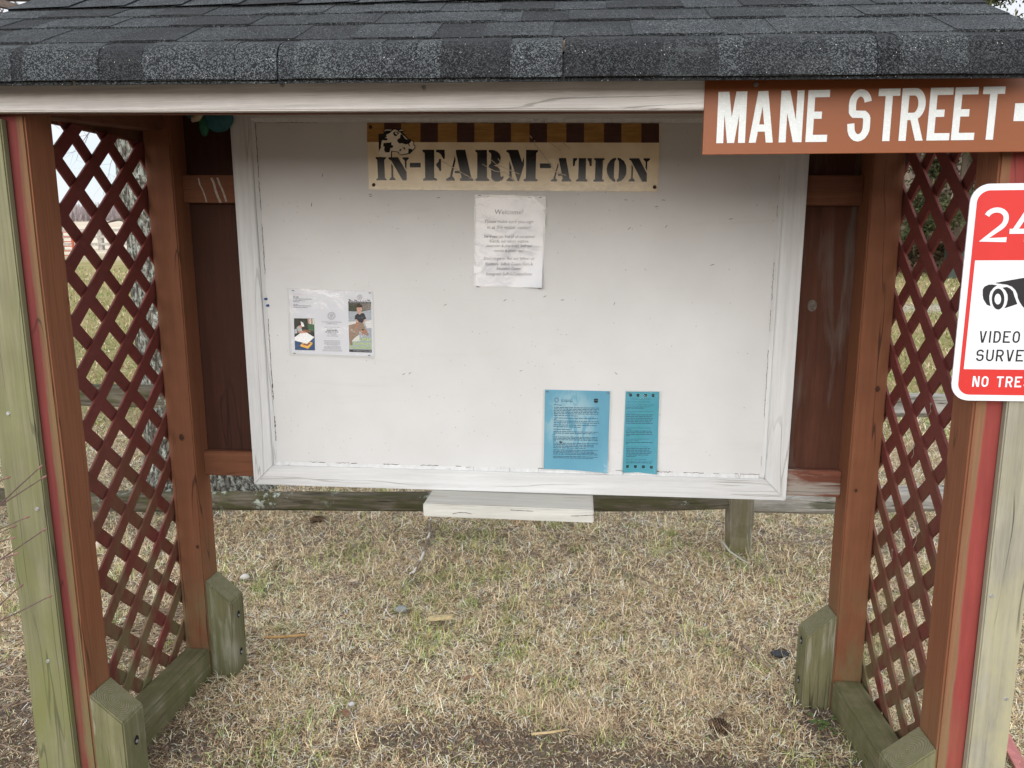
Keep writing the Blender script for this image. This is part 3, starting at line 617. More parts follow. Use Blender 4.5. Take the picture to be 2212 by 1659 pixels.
# white bird-dropping streaks on the upper left rail and wisps of pale thread on the right lattice
m_drop = plain('dried_white_streak', (.30, .26, .22), .8, .3, 90)
rq = random.Random(12)
for x in (-.985, -.966, -1.03):
    z = 1.690+.018*.02; pts = [(x+.006*q+rq.uniform(-.002, .002), 1.688-.078*q/4*rq.uniform(.9, 1.05)) for q in range(5)]
    w_ = rq.uniform(.0018, .0055); DR = Mesh()
    for a, b in zip(pts, pts[1:]): DR.add([(a[0]-w_, D+.0515, a[1]+.0095), (a[0]+w_, D+.0515, a[1]+.0095), (b[0]+w_, D+.0515, b[1]+.0095), (b[0]-w_, D+.0515, b[1]+.0095)], [(3, 2, 1, 0)])
    DR.build('dried_streak', m_drop, K)
for (y, z, s) in ((.34, .72, 1), (.41, .655, .8), (.40, .93, .6), (.33, 1.06, .5), (.47, .60, .6)):
    q = Mesh(); q.add([(1.0968, y-.012*s, z+.008*s), (1.0962, y, z+.010*s), (1.0968, y+.010*s, z+.004*s), (1.0964, y, z-.012*s)], [(0, 3, 2, 1)])
    q.tube([(1.0965, y, z-.01*s), (1.0965, y-.004, z-.035*s), (1.0965, y+.010*s, z-.06*s)], .0008, 4); q.build('pale_wisp', m_drop, K)
# ------------------------------------------------------------------ lettering tools
def unpack(L): return [[(q[i]/1e4, q[i+1]/1e4) for i in range(0, len(q), 2)] for q in L]
_tc = {}
def text_mesh(s, shear=0.0):
    if (s, shear) in _tc: return _tc[(s, shear)]
    c = bpy.data.curves.new('lettering', 'FONT'); c.body = s; c.size = 1.0; c.shear = shear; c.resolution_u = 2
    o = bpy.data.objects.new('lettering', c); COL.objects.link(o)
    bpy.context.view_layer.update()
    me = bpy.data.meshes.new_from_object(o.evaluated_get(bpy.context.evaluated_depsgraph_get()))
    vs = [(v.co.x, v.co.y) for v in me.vertices]; fs = [list(p.vertices) for p in me.polygons]
    bpy.data.objects.remove(o); bpy.data.curves.remove(c); bpy.data.meshes.remove(me)
    _tc[(s, shear)] = (vs, fs); return vs, fs
def put_text(M_, s, x0, x1, mp, base, size=None, shear=0.0, bold=0):
    """text fitted between x0 and x1 on a base line (local paper coordinates), mapped to the world by mp(u, v)"""
    vs, fs = text_mesh(s, shear)
    if not vs: return
    a = min(v[0] for v in vs); b = max(v[0] for v in vs); k = (x1-x0)/(b-a); kz = size or k
    for r in range(bold+1):
        e = r*bold*0.0
        M_.add([mp(x0+(v[0]-a)*k+r*0.0004, base+v[1]*kz, r) for v in vs], fs)
# narrow road-sign capitals drawn as strokes in a unit cell
def arc(cx, cy, rx, ry, a0, a1, n=10): return [(cx+rx*cos(radians(lerp(a0, a1, i/n))), cy+ry*sin(radians(lerp(a0, a1, i/n)))) for i in range(n+1)]
GL = {
 'M': [('D', 0.18, 1, 0.5, 0), ('D', 0.82, 1, 0.5, 0), ('P', (0, 0), (0, 1)), ('P', (1, 0), (1, 1))],
 'A': [('D', 0, 0, .42, 1), ('D', 1, 0, .58, 1), ('P', (.16, .25), (.84, .25))],
 'N': [('P', (0, 0), (0, 1)), ('P', (1, 0), (1, 1)), ('D', 0.1, 1, 0.9, 0)],
 'E': [('P', (1, 0), (0, 0), (0, 1), (1, 1)), ('P', (0, .52), (.78, .52))],
 'T': [('P', (0, 1), (1, 1)), ('P', (.5, 0), (.5, 1))],
 'S': [('P', *(arc(.5, .76, .5, .24, 10, 180, 10)+[(0.0, .70)]+arc(.62, .62, .62, .14, 195, 220, 2)+arc(.38, .40, .62, .16, 50, 10, 3)+arc(.5, .24, .5, .24, 0, -180, 10)))],
 'R': [('P', (0, 0), (0, 1)), ('P', (.02, 1), (.5, 1), *arc(.55, .73, .45, .27, 80, -80, 9), (.5, .46), (.02, .46)), ('D', 1.0, 0, .52, .5)],
 'V': [('D', 0, 1, .45, 0), ('D', 1, 1, .55, 0)],
 'I': [('P', (.5, 0), (.5, 1))],
 'D': [('P', (0, 0), (0, 1), (.45, 1), *arc(.45, .62, .55, .38, 80, 0, 7), *arc(.45, .38, .55, .38, 0, -80, 7), (.45, 0), (0, 0))],
 'O': [('P', *arc(.5, .68, .5, .32, 0, 180, 12), *arc(.5, .32, .5, .32, 180, 360, 12), (1, .68))],
 'U': [('P', (0, 1), *arc(.5, .3, .5, .3, 180, 360, 12), (1, 1))],
 'L': [('P', (0, 1), (0, 0), (1, 0))],
 'C': [('P', *arc(.5, .70, .5, .30, 10, 180, 10), *arc(.5, .30, .5, .30, 180, 350, 10))],
 'P': [('P', (0, 0), (0, 1)), ('P', (.02, 1), (.5, 1), *arc(.55, .73, .45, .27, 80, -80, 9), (.5, .46), (.02, .46))],
 'G': [('P', *arc(.5, .70, .5, .30, 10, 180, 10), *arc(.5, .30, .5, .30, 180, 360, 10), (1, .45), (.55, .45))],
 'H': [('P', (0, 0), (0, 1)), ('P', (1, 0), (1, 1)), ('P', (0, .5), (1, .5))],
 '2': [('P', *arc(.5, .72, .5, .28, 160, 0, 9), *arc(.35, .70, .65, .38, -5, -50, 4), (.0, .0), (1, 0))],
 '4': [('P', (.72, 0), (.72, 1)), ('D', .72, 1, .04, .25), ('P', (0, .28), (1, .28))],
}
def strokes(M_, ch, x0, x1, z0, h, th, y, slope=0.0):
    w = x1-x0; dz = [0]
    def out(poly):
        dz[0] += 1
        M_.face([(p[0], p[1]+slope*(p[0])) for p in poly], y-0.00006*dz[0])
    for g in GL[ch]:
        if g[0] == 'D':
            _, ax, ay, bx, by = g
            fx = lambda t: x0+th*.5+(w-th)*t
            A_, B_ = (fx(ax), z0+h*ay), (fx(bx), z0+h*by)
            L_ = math.dist(A_, B_); hw = th*0.5*L_/max(1e-6, abs(A_[1]-B_[1]))
            out([(A_[0]-hw, A_[1]), (A_[0]+hw, A_[1]), (B_[0]+hw, B_[1]), (B_[0]-hw, B_[1])])
        else:
            pts = [Vector((x0+th/2+(w-th)*p[0], z0+th/2+(h-th)*p[1])) for p in g[1:]]
            q = [pts[0]]
            for p in pts[1:]:
                if (p-q[-1]).length > th*0.02: q.append(p)
            pts = q; closed = (pts[0]-pts[-1]).length < th*.03
            if not closed:
                if len(pts) == 2 or True:
                    d = (pts[0]-pts[1]).normalized(); e = (pts[-1]-pts[-2]).normalized()
                    ax = lambda v: abs(v.x) > .99 or abs(v.y) > .99
                    if ax(d): pts[0] = pts[0]+d*th/2 if abs(pts[0].x-(x0+th/2)) < 1e-6 or abs(pts[0].x-(x1-th/2)) < 1e-6 or abs(pts[0].y-(z0+th/2)) < 1e-6 or abs(pts[0].y-(z0+h-th/2)) < 1e-6 else pts[0]
                    if ax(e): pts[-1] = pts[-1]+e*th/2 if abs(pts[-1].x-(x0+th/2)) < 1e-6 or abs(pts[-1].x-(x1-th/2)) < 1e-6 or abs(pts[-1].y-(z0+th/2)) < 1e-6 or abs(pts[-1].y-(z0+h-th/2)) < 1e-6 else pts[-1]
            n = len(pts); L_ = []; R2 = []
            for i, p in enumerate(pts):
                a = pts[i-1] if i > 0 else (pts[-2] if closed else None)
                b = pts[i+1] if i < n-1 else (pts[1] if closed else None)
                d1 = (p-a).normalized() if a is not None else (b-p).normalized()
                d2 = (b-p).normalized() if b is not None else d1
                n1 = Vector((-d1.y, d1.x)); n2 = Vector((-d2.y, d2.x)); mm = (n1+n2)
                mm = n1 if mm.length < .2 else mm.normalized(); k = th/2/max(0.5, mm.dot(n1))
                L_.append(p+mm*k); R2.append(p-mm*k)
            dz[0] += 1; yy = y-0.00006*dz[0]
            for i in range(n-1):
                M_.face([(p.x, p.y+slope*p.x) for p in (L_[i], L_[i+1], R2[i+1], R2[i])], yy)
def word(M_, s, x0, x1, z0, h, th, y, slope=0.0):
    """letters spread evenly from x0 to x1"""
    ws = [(0.35 if c == 'I' else 0.55 if c == ' ' else 1.0) for c in s]; gap = 0.32
    tot = sum(ws)+gap*(len(s)-1); k = (x1-x0)/tot; x = x0
    for c, w in zip(s, ws):
        if c == 'I': strokes(M_, c, x+(w*k-th)/2, x+(w*k+th)/2, z0, h, th, y, slope)
        elif c != ' ': strokes(M_, c, x, x+w*k, z0, h, th, y, slope)
        x += (w+gap)*k

# ------------------------------------------------------------------ brown street sign
def refl(name, c, cell, c2):
    t = NT(name); v = t.coord((1, 1, 1))
    d = t.vor(v, cell, 'DISTANCE_TO_EDGE', 'Distance', 0.15)
    n = t.noise(t.coord((1, 1, 1)), 5, 3)
    sh = t.mix(t.ramp(d, [(0.06, 1), (0.16, 0)]), c, c2)
    sh = t.mix(t.ramp(n, [(0.35, 0.25), (0.6, 0)]), sh, [x*0.8 for x in c])
    return t.done(sh, 0.4, None, spec=0.28)
m_sbrown = refl('brown_reflective_sheeting', (0.245, 0.075, 0.023), 300, (0.215, 0.065, 0.020))
m_swhite = refl('white_reflective_sheeting', (0.68, 0.70, 0.69), 210, (0.585, 0.615, 0.605))
m_alu = plain('aluminium_edge', (0.62, 0.58, 0.52), 0.4)
SG = thing('street_sign', 'brown street sign with white capital letters screwed under the roof edge', 'sign', (0.86, -0.043, 1.72))
sl = lambda p: Vector((p.x, p.y, p.z-0.008*(p.x-0.429)))
M_ = Mesh(); M_.box(0.4285, 1.33, -0.0448, -0.0415, 1.6405, 1.795); M_.build('sign_plate', m_sbrown, SG, bevel=0.0008, seg=1, fn=sl)
for _ws in ('MANE', 'STREET'):
  M_ = Mesh()
  for ch, a, b in (('M', .4555, .5119), ('A', .5194, .5664), ('N', .5778, .6223), ('E', .6297, .6711), ('S', .7087, .7516), ('T', .7633, .8039), ('R', .8077, .8529), ('E', .8601, .9025), ('E', .9059, .9486), ('T', .9571, .9973)):
    if (a < .69) == (_ws == 'MANE'): strokes(M_, ch, a, b, 1.6655, 0.0985, 0.0136, -0.0452, -0.0065)
  M_.build('word', m_swhite, SG)
M_ = Mesh(); M_.face([(1.018, 1.693), (1.20, 1.6915), (1.20, 1.662), (1.285, 1.708), (1.20, 1.754), (1.20, 1.7245), (1.018, 1.726)], -0.0452); M_.build('arrow', m_swhite, SG)
for x in (0.528, 1.24):
    M_ = Mesh(); M_.tube([(x, -0.0447, 1.773), (x, -0.0480, 1.773), (x, -0.0492, 1.773)], [0.005, 0.0045, 0.002], 10); M_.build('screw', m_bolt, SG)

# ------------------------------------------------------------------ red and white security sign
m_sred = plain('red_sign_film', (0.52, 0.031, 0.026), 0.45, 0.03, 8, 0.25); m_sw = plain('white_sign_film', (0.66, 0.67, 0.70), 0.45, 0.02, 8, 0.25)
m_sblk = plain('black_sign_ink', (0.016, 0.014, 0.015), 0.4, 0.1, 8)
SS = thing('security_sign', 'white and red video surveillance sign with rounded corners on the grey board', 'sign', (1.11, -0.024, 1.36))
def rrect(x0, x1, z0, z1, r, n=8):
    p = []
    for cx, cz, a in ((x1-r, z1-r, 0), (x0+r, z1-r, 90), (x0+r, z0+r, 180), (x1-r, z0+r, 270)):
        p += [(cx+r*cos(radians(a+90*i/n)), cz+r*sin(radians(a+90*i/n))) for i in range(n+1)]
    return p
x0s, x1s, z0s, z1s = 0.9635, 1.262, 1.137, 1.578
M_ = Mesh(); M_.prism(rrect(x0s, x1s, z0s, z1s, 0.036), -0.0262, -0.0235); M_.build('sign_plate', m_sw, SS)
M_ = Mesh(); M_.face(rrect(x0s+.0125, x1s-.0125, z0s+.0125, z1s-.0130, 0.024), -0.0266); M_.build('red_field', m_sred, SS)
M_ = Mesh(); M_.face([(0.9838, 1.2035), (1.2415, 1.2035), (1.2415, 1.4268), (0.9838, 1.4268)], -0.0269); M_.build('white_field', m_sw, SS)
M_ = Mesh()
strokes(M_, '2', .9915, 1.0395, 1.463, 0.0685, 0.0098, -0.0270); strokes(M_, '4', 1.0435, 1.0945, 1.463, 0.0685, 0.0098, -0.0270)
strokes(M_, 'H', 1.115, 1.162, 1.463, 0.0685, 0.0098, -0.0270); strokes(M_, 'R', 1.173, 1.218, 1.463, 0.0685, 0.0098, -0.0270)
M_.build('white_words', m_sw, SS); M_ = Mesh()
word(M_, 'NO TRESPASSING', 1.0035, 1.234, 1.1665, 0.0225, 0.0035, -0.0270)
M_.build('white_words', m_sw, SS)
M_ = Mesh(); word(M_, 'VIDEO', 1.0075, 1.0865, 1.2590, 0.0245, 0.0033, -0.0272); M_.build('black_words', m_sblk, SS); M_ = Mesh(); word(M_, 'SURVEILLANCE', 1.0055, 1.224, 1.2205, 0.0245, 0.0033, -0.0272); M_.build('black_words', m_sblk, SS)
def lay(M_, polys, y, step=0.00008):
    for i, p in enumerate(polys): M_.face(p, y-step*i)
M_ = Mesh(); lay(M_, unpack(CAMERA), -0.0272); M_.build('camera_symbol', m_sblk, SS)
M_ = Mesh(); lay(M_, unpack(LENS), -0.0278); M_.build('lens', m_sw, SS)

# ------------------------------------------------------------------ farm information sign on the board
def sign_base():
    t = NT('aged_cream_sign_face'); v = t.coord()
    n = t.noise(v, 14, 5); cren = t.noise(t.coord((30, 30, 60)), 1, 5, 0.6, 1.5)
    col = t.mix(t.ramp(n, [(0.3, 0), (0.7, 1)]), (0.64, 0.535, 0.36), (0.77, 0.67, 0.49))
    z = t.xyz()[2]; mr = t.n('ShaderNodeMapRange'); mr.inputs[1].default_value = 1.69; mr.inputs[2].default_value = 1.645; t.l(z, mr.inputs[0])
    col = t.mix(t.math('MULTIPLY', mr.outputs[0], t.ramp(cren, [(0.4, 0), (0.65, 0.8)])), col, (0.47, 0.43, 0.33))
    return t.done(col, 0.28, cren, 0.35, 0.002, 0.5)
m_cream = sign_base()
def wood_print(name, a, b):
    t = NT(name); n = t.noise(t.coord((18, 18, 130)), 1, 6, 0.6, 0.6); n2 = t.noise(t.coord(), 30, 4)
    c = t.mix(t.ramp(n, [(0.3, 0), (0.7, 1)]), a, b); c = t.mix(t.ramp(n2, [(0.4, 0.4), (0.6, 0)]), c, a)
    return t.done(c, 0.35, None, spec=0.45)
m_ck1 = wood_print('printed_golden_wood', (0.22, 0.11, 0.024), (0.42, 0.235, 0.07)); m_ck2 = wood_print('printed_dark_wood', (0.040, 0.014, 0.012), (0.070, 0.026, 0.022))
m_ink = plain('glossy_black_print', (0.010, 0.010, 0.011), 0.25, 0.2, 40, 0.5)
m_cow = plain('cow_print_white', (0.76, 0.70, 0.58), 0.35, 0.05)
FS = thing('farm_sign', 'cream farm information sign with black stencil lettering, cow head and checked top border', 'sign', (-0.03, D+0.045, 1.744))
yS = 0.6395
M_ = Mesh(); M_.prism([(-.473, 1.852), (.414, 1.832), (.412, 1.636), (-.473, 1.654)], yS, yS+0.0028); M_.build('sign_panel', m_cream, FS, bevel=0.0006, seg=1)
ck = unpack(CHECK)
for i, p in enumerate(ck):
    M_ = Mesh(); M_.face(p, yS-0.0003); M_.build('dark_check' if i % 2 else 'golden_check', m_ck2 if i % 2 else m_ck1, FS)
_st = unpack(STENCIL)
for a, b in ((0, 4), (4, 5), (5, 15), (15, 16), (16, len(_st))):
    M_ = Mesh(); lay(M_, _st[a:b], yS-0.0004, 0.000005); M_.build('word' if b-a > 1 else 'hyphen', m_ink, FS)
M_ = Mesh(); lay(M_, unpack(COW_DARK), yS-0.0007); cow = M_.build('cow_head', m_ink, FS)
M_ = Mesh(); lay(M_, unpack(COW_WHITE), yS-0.0010); M_.build('cow_face', m_cow, cow)
M_ = Mesh(); lay(M_, unpack(COW_PATCH), yS-0.0013); M_.build('cow_patches', m_ink, cow)
M_ = Mesh(); lay(M_, unpack(COW_EYE), yS-0.0018); M_.build('cow_eye', m_cow, cow)
_mc = plain('peeling_film_crease', (0.50, 0.43, 0.32), 0.35)
for pl in unpack(CRACK):
    M_ = Mesh()
    for a, b in zip(pl, pl[1:]):
        d = Vector((b[0]-a[0], b[1]-a[1])).normalized(); n_ = Vector((-d.y, d.x))*0.0011
        M_.face([(a[0]+n_.x, a[1]+n_.y), (b[0]+n_.x, b[1]+n_.y), (b[0]-n_.x, b[1]-n_.y), (a[0]-n_.x, a[1]-n_.y)], yS-0.0022)
    M_.build('peeling_crease', _mc, FS)
m_rust = plain('rusty_screw', (0.045, 0.016, 0.010), 0.7)
for x, z in ((-0.461, 1.839), (-0.457, 1.668), (0.402, 1.650), (0.040, 1.742), (0.040, 1.795)):
    M_ = Mesh(); M_.tube([(x, yS-0.0002, z), (x, yS-0.003, z), (x, yS-0.004, z)], [0.0058, 0.005, 0.002], 10); M_.build('screw', m_rust, FS)

# ------------------------------------------------------------------ papers on the board
m_clear = bpy.data.materials.new('clear_plastic_film'); m_clear.use_nodes = True
_t = m_clear.node_tree; _t.nodes.clear()
_o = _t.nodes.new('ShaderNodeOutputMaterial'); _mx = _t.nodes.new('ShaderNodeMixShader'); _tr = _t.nodes.new('ShaderNodeBsdfTransparent'); _gl = _t.nodes.new('ShaderNodeBsdfGlossy'); _fr = _t.nodes.new('ShaderNodeFresnel')
_tr.inputs[0].default_value = (0.95, 0.955, 0.95, 1); _gl.inputs['Roughness'].default_value = 0.12; _fr.inputs[0].default_value = 1.5
_n = _t.nodes.new('ShaderNodeTexNoise'); _n.inputs['Scale'].default_value = 11; _n.inputs['Detail'].default_value = 5; _n.inputs['Distortion'].default_value = 1.2
_c = _t.nodes.new('ShaderNodeTexCoord'); _t.links.new(_c.outputs['Object'], _n.inputs['Vector'])
_b = _t.nodes.new('ShaderNodeBump'); _b.inputs['Strength'].default_value = 0.5; _b.inputs['Distance'].default_value = 0.006; _t.links.new(_n.outputs['Fac'], _b.inputs['Height'])
_t.links.new(_b.outputs[0], _gl.inputs['Normal']); _t.links.new(_b.outputs[0], _fr.inputs['Normal'])
_t.links.new(_fr.outputs[0], _mx.inputs[0]); _t.links.new(_tr.outputs[0], _mx.inputs[1]); _t.links.new(_gl.outputs[0], _mx.inputs[2]); _t.links.new(_mx.outputs[0], _o.inputs[0])
m_white = plain('white_paper', (0.60, 0.607, 0.65), 0.7, 0.02, 10)
m_txt = plain('printed_black', (0.012, 0.012, 0.018), 0.7); m_grayink = plain('printed_grey', (0.22, 0.22, 0.24), 0.7); m_redink = plain('printed_red', (0.55, 0.05, 0.05), 0.7)
m_torn = plain('torn_film_white', (0.70, 0.71, 0.72), 0.4, 0.03)
YPa = YPn-0.0016
class Paper:
    def __init__(s, name, label, px, paper, pouch, mat, cat='notice'):
        """px: TL, TR, BL, BR of the sheet in drawing units; paper / pouch: the same corners on the board (x, z)"""
        s.px = px; s.c = paper; s.flat = name == 'preschool_flyer'
        cx = sum(p[0] for p in paper)/4; cz = sum(p[1] for p in paper)/4
        s.root = thing(name, label, cat, (cx, YPa, cz))
        M_ = Mesh(); TL, TR, BL, BR = paper; n = 28; vs = []; fs = []
        for j in range(n+1):
            for i in range(n+1):
                u, v = i/n, j/n; x, z = s.uv(u, v); vs.append((x, s.yy(u, v), z))
        for j in range(n):
            for i in range(n): a = j*(n+1)+i; fs.append((a, a+n+1, a+n+2, a+1))
        M_.add(vs, fs); M_.build('sheet', mat, s.root, smooth=True)
        if pouch:
            M_ = Mesh(); q = pouch; TL, TR, BL, BR = q
            pv = [tuple((TL[k]*(1-i/n)+TR[k]*i/n)*(1-j/n)+(BL[k]*(1-i/n)+BR[k]*i/n)*j/n for k in (0, 1)) for j in range(n+1) for i in range(n+1)]
            M_.add([(p[0], s.yy((k % (n+1))/n, (k//(n+1))/n)-0.0024, p[1]) for k, p in enumerate(pv)], fs); M_.build('clear_sleeve', m_clear, s.root, smooth=True)
        s.k = 0
    def yy(s, u, v):
        if s.flat: return YPa
        h = (s.c[0][0]*7.3) % 1.0
        curl = max(0, u+v-1.45)**2*0.045*(0.4+h)+max(0, (1-u)+v-1.6)**2*0.05*(1.2-h)
        return YPa-0.0006*(1+sin(u*6+1+9*h)*sin(v*5+.5))-curl
    def uv(s, u, v):
        TL, TR, BL, BR = s.c
        return tuple((TL[i]*(1-u)+TR[i]*u)*(1-v)+(BL[i]*(1-u)+BR[i]*u)*v for i in (0, 1))
    def inv(s, x, y):
        TL, TR, BL, BR = s.px
        v = (y-(TL[1]+TR[1])/2)/((BL[1]+BR[1])/2-(TL[1]+TR[1])/2)
        for _ in range(3):
            l = lerp(TL[0], BL[0], v); r = lerp(TR[0], BR[0], v); u = (x-l)/(r-l)
            t = lerp(TL[1], TR[1], u); b = lerp(BL[1], BR[1], u); v = (y-t)/(b-t)
        return u, v
    def w(s, x, y, k=1):
        u, v = s.inv(x, y); X, Z = s.uv(u, v); return (X, s.yy(u, v)-(0.00025 if s.flat else 0.0004)*k, Z)
    def poly(s, M_, pts, k=1):
        P = [s.w(x, y, k) for x, y in pts]; n = len(P)
        a = sum(P[i][0]*P[(i+1) % n][2]-P[(i+1) % n][0]*P[i][2] for i in range(n))
        M_.add(P if a > 0 else P[::-1], [list(range(n))])
    def text(s, M_, t, x0, x1, y, dy=0, size=None, shear=0, k=1):
        put_text(M_, t, x0, x1, lambda a, b, r: s.w(a, y-b+dy*(a-x0)/(x1-x0), k+r*.2), 0, size, shear)
    def bars(s, M_, x0, x1, y, h, dy, rnd, k=1):
        """a line of print too small to read"""
        x = x0
        while x < x1:
            w = min(rnd.uniform(2.0, 6.5)*h, x1-x); e = dy*(x-x0)/(x1-x0)
            if w > h*0.8: s.poly(M_, [(x, y+e), (x+w, y+e), (x+w, y+e+h), (x, y+e+h)], k)
            x += w+h*0.75
    def build(s, M_, name, mat): return M_.build(name, mat, s.root)
def staples(P, pts):
    for x, y in pts:
        M_ = Mesh(); a = P.w(x-22, y, 9); b = P.w(x+22, y+3, 9); M_.tube([a, b], 0.0011, 4); M_.build('staple', m_staple, P.root)

# welcome notice
P = Paper('welcome_notice', 'white welcome notice in a torn clear sleeve below the farm sign', [(212, 150), (1265, 160), (215, 1525), (1245, 1550)],
          [(-.1382, 1.6263), (.0698, 1.6219), (-.1407, 1.3572), (.067, 1.3522)], [(-.1415, 1.6349), (.0776, 1.6275), (-.1459, 1.3552), (.068, 1.3492)], m_white)
M_ = Mesh()
for t, a, b, y, dy in (('Welcome!', 512, 955, 405, 4), ('Please make sure you sign', 355, 1105, 540, 4), ('in at the visitor center!', 390, 1072, 630, 4), ('See if you can find all of our animal', 335, 1128, 768, 4), ('friends, our nature explore', 430, 1032, 842, 2),
                   ('classroom & play areas, and our', 373, 1088, 915, 2), ('murals & photo ops!', 505, 958, 990, 2), ("Don't forget to 'like' and 'follow' us!", 342, 1125, 1112, 2), ('Facebook: Suffolk County Farm &', 365, 1098, 1200, 2), ('Education Center', 543, 918, 1270, 3), ('Instagram: SuffolkCountyFarm', 378, 1082, 1355, 4)):
    P.text(M_, t, a, b, y, dy, size=(84 if t == 'Welcome!' else 62 if y < 700 else 54)*1.25, shear=0.15)
P.build(M_, 'lettering', m_txt)
M_ = Mesh()
P.poly(M_, [(195, 105), (400, 110), (410, 125), (380, 145), (200, 160)], 9); P.poly(M_, [(1080, 155), (1190, 135), (1300, 140), (1305, 290), (1240, 260), (1150, 170)], 9); P.poly(M_, [(1225, 360), (1298, 410), (1290, 600), (1255, 560)], 9)
P.poly(M_, [(190, 260), (212, 290), (210, 505), (188, 500)], 9); P.poly(M_, [(185, 1190), (215, 1215), (300, 1230), (325, 1270), (290, 1310), (185, 1330)], 9)
M_.build_each('torn_film', m_torn, P.root)
staples(P, [(275, 117), (1215, 148), (248, 1532), (1210, 1558)])

# preschool flyer
P = Paper('preschool_flyer', 'white flyer with two colour photographs and small print on the left of the board', [(145, 145), (1850, 200), (205, 1460), (1885, 1520)],
          [(-.7488, 1.3478), (-.4737, 1.3393), (-.7508, 1.1391), (-.4757, 1.1319)], [(-.7551, 1.3517), (-.4705, 1.3409), (-.7587, 1.1318), (-.4743, 1.124)], m_white)
def pic(name, mat, polys, k):
    M_ = Mesh()
    for i, q in enumerate(polys): P.poly(M_, q, k+i*.05)
    return P.build(M_, name, mat)
rb = random.Random(9)
M_ = Mesh(); P.text(M_, 'For more information', 232, 438, 250, 6); P.build(M_, 'red_heading', m_redink)
M_ = Mesh()
for x0, x1, y in ((232, 340, 285), (234, 355, 312), (234, 615, 338), (234, 432, 368), (236, 375, 395), (238, 332, 448), (238, 600, 476), (240, 530, 506)): P.bars(M_, x0, x1, y, 14, 6, rb)
for x0, x1, y in ((860, 1210, 1190), (875, 1190, 1215), (880, 1195, 1236), (865, 1200, 1258), (915, 1155, 1278), (872, 1205, 1306), (860, 1220, 1330), (875, 1210, 1352), (842, 1240, 1378), (842, 1235, 1400)): P.bars(M_, x0, x1, y, 9, 8, rb)
P.build(M_, 'small_print', m_grayink)
M_ = Mesh()
for t, a, b, y in (('Cornell Cooperative Extension', 825, 1225, 820), ('of Suffolk County', 910, 1138, 856), ('Suffolk County Farm and', 882, 1172, 930), ('Education Center', 925, 1130, 964), ('631-852-4600', 938, 1122, 1068), ('www.ccesuffolk.org', 912, 1152, 1105)): P.text(M_, t, a, b, y, 4)
for x0, x1, y in ((925, 1135, 980), (895, 1160, 1010)): P.bars(M_, x0, x1, y, 14, 4, rb)
P.build(M_, 'lettering', m_txt)
def ring(cx, cy, r0, r1, n=28): return [[(cx+r*cos(2*pi*(i+d)/n), cy+r*sin(2*pi*(i+d)/n)) for r, d in ((r0, 0), (r1, 0), (r1, 1), (r0, 1))] for i in range(n)]
def seal(cx, cy, r, mat=m_grayink):
    M_ = Mesh()
    for q in ring(cx, cy, r*.93, r)+ring(cx, cy, r*.62, r*.68): P.poly(M_, q)
    for i in range(26):
        a = 2*pi*i/26; P.poly(M_, [(cx+r*.74*cos(a), cy+r*.74*sin(a)), (cx+r*.86*cos(a), cy+r*.86*sin(a)), (cx+r*.86*cos(a+.12), cy+r*.86*sin(a+.12)), (cx+r*.74*cos(a+.12), cy+r*.74*sin(a+.12))])
    P.poly(M_, [(cx-.36*r, cy-.38*r), (cx+.36*r, cy-.38*r), (cx+.33*r, cy+.1*r), (cx, cy+.52*r), (cx-.33*r, cy+.1*r)])
    o = P.build(M_, 'round_seal', mat)
    M_ = Mesh(); P.poly(M_, [(cx-.25*r, cy-.3*r), (cx-.05*r, cy-.3*r), (cx-.05*r, cy-.02*r), (cx-.25*r, cy-.02*r)], 1.6); P.poly(M_, [(cx+.05*r, cy-.3*r), (cx+.25*r, cy-.3*r), (cx+.25*r, cy-.02*r), (cx+.05*r, cy-.02*r)], 1.6); P.poly(M_, [(cx-.2*r, cy+.08*r), (cx+.2*r, cy+.08*r), (cx, cy+.36*r)], 1.6); P.build(M_, 'shield', m_white)
seal(1020, 688, 80); seal(1592, 312, 55)
c = lambda n, col: plain(n, col, 0.65, 0.25, 300)
# photograph of a child drawing at a table
pic('drawing_photo', c('photo_dark_green', (0.03, 0.035, 0.028)), [[(248, 738), (665, 742), (684, 1398), (272, 1388)]], 1)
pic('shelf_green', c('photo_green', (0.05, 0.12, 0.06)), [[(530, 850), (664, 868), (668, 1010), (545, 985)]], 1.6)
pic('books', c('photo_books', (0.45, 0.25, 0.2)), [[(530, 745), (560, 745), (565, 850), (540, 848)], [(600, 745), (625, 745), (628, 862), (606, 860)]], 1.6); pic('pale_books', c('photo_pale_books', (0.6, 0.6, 0.55)), [[(565, 745), (596, 745), (602, 858), (570, 852)], [(630, 745), (662, 745), (664, 866), (634, 862)]], 1.6)
pic('blue_table', c('photo_blue', (0.03, 0.07, 0.16)), [[(266, 1195), (500, 1180), (678, 1140), (684, 1396), (272, 1386)]], 1.7)
pic('shirt', c('photo_grey_shirt', (0.42, 0.43, 0.44)), [[(305, 930), (345, 890), (400, 935), (430, 1000), (335, 1010)], [(262, 960), (310, 950), (325, 1040), (265, 1055)]], 1.8)
pic('skin', c('photo_skin', (0.5, 0.27, 0.2)), [[(350, 875), (420, 880), (418, 930), (385, 940)], [(335, 1000), (430, 995), (530, 1030), (470, 1050), (345, 1035)]], 2.0)
pic('cap', c('photo_cap', (0.75, 0.75, 0.74)), [[(390, 800), (440, 825), (465, 905), (425, 910), (400, 880)]], 2.1); pic('hair', c('photo_hair', (0.03, 0.02, 0.018)), [[(340, 850), (390, 805), (400, 880), (345, 880)]], 2.1)
pic('basket', c('photo_basket', (0.22, 0.10, 0.06)), [[(440, 965), (590, 985), (600, 1030), (450, 1020)]], 2.0)
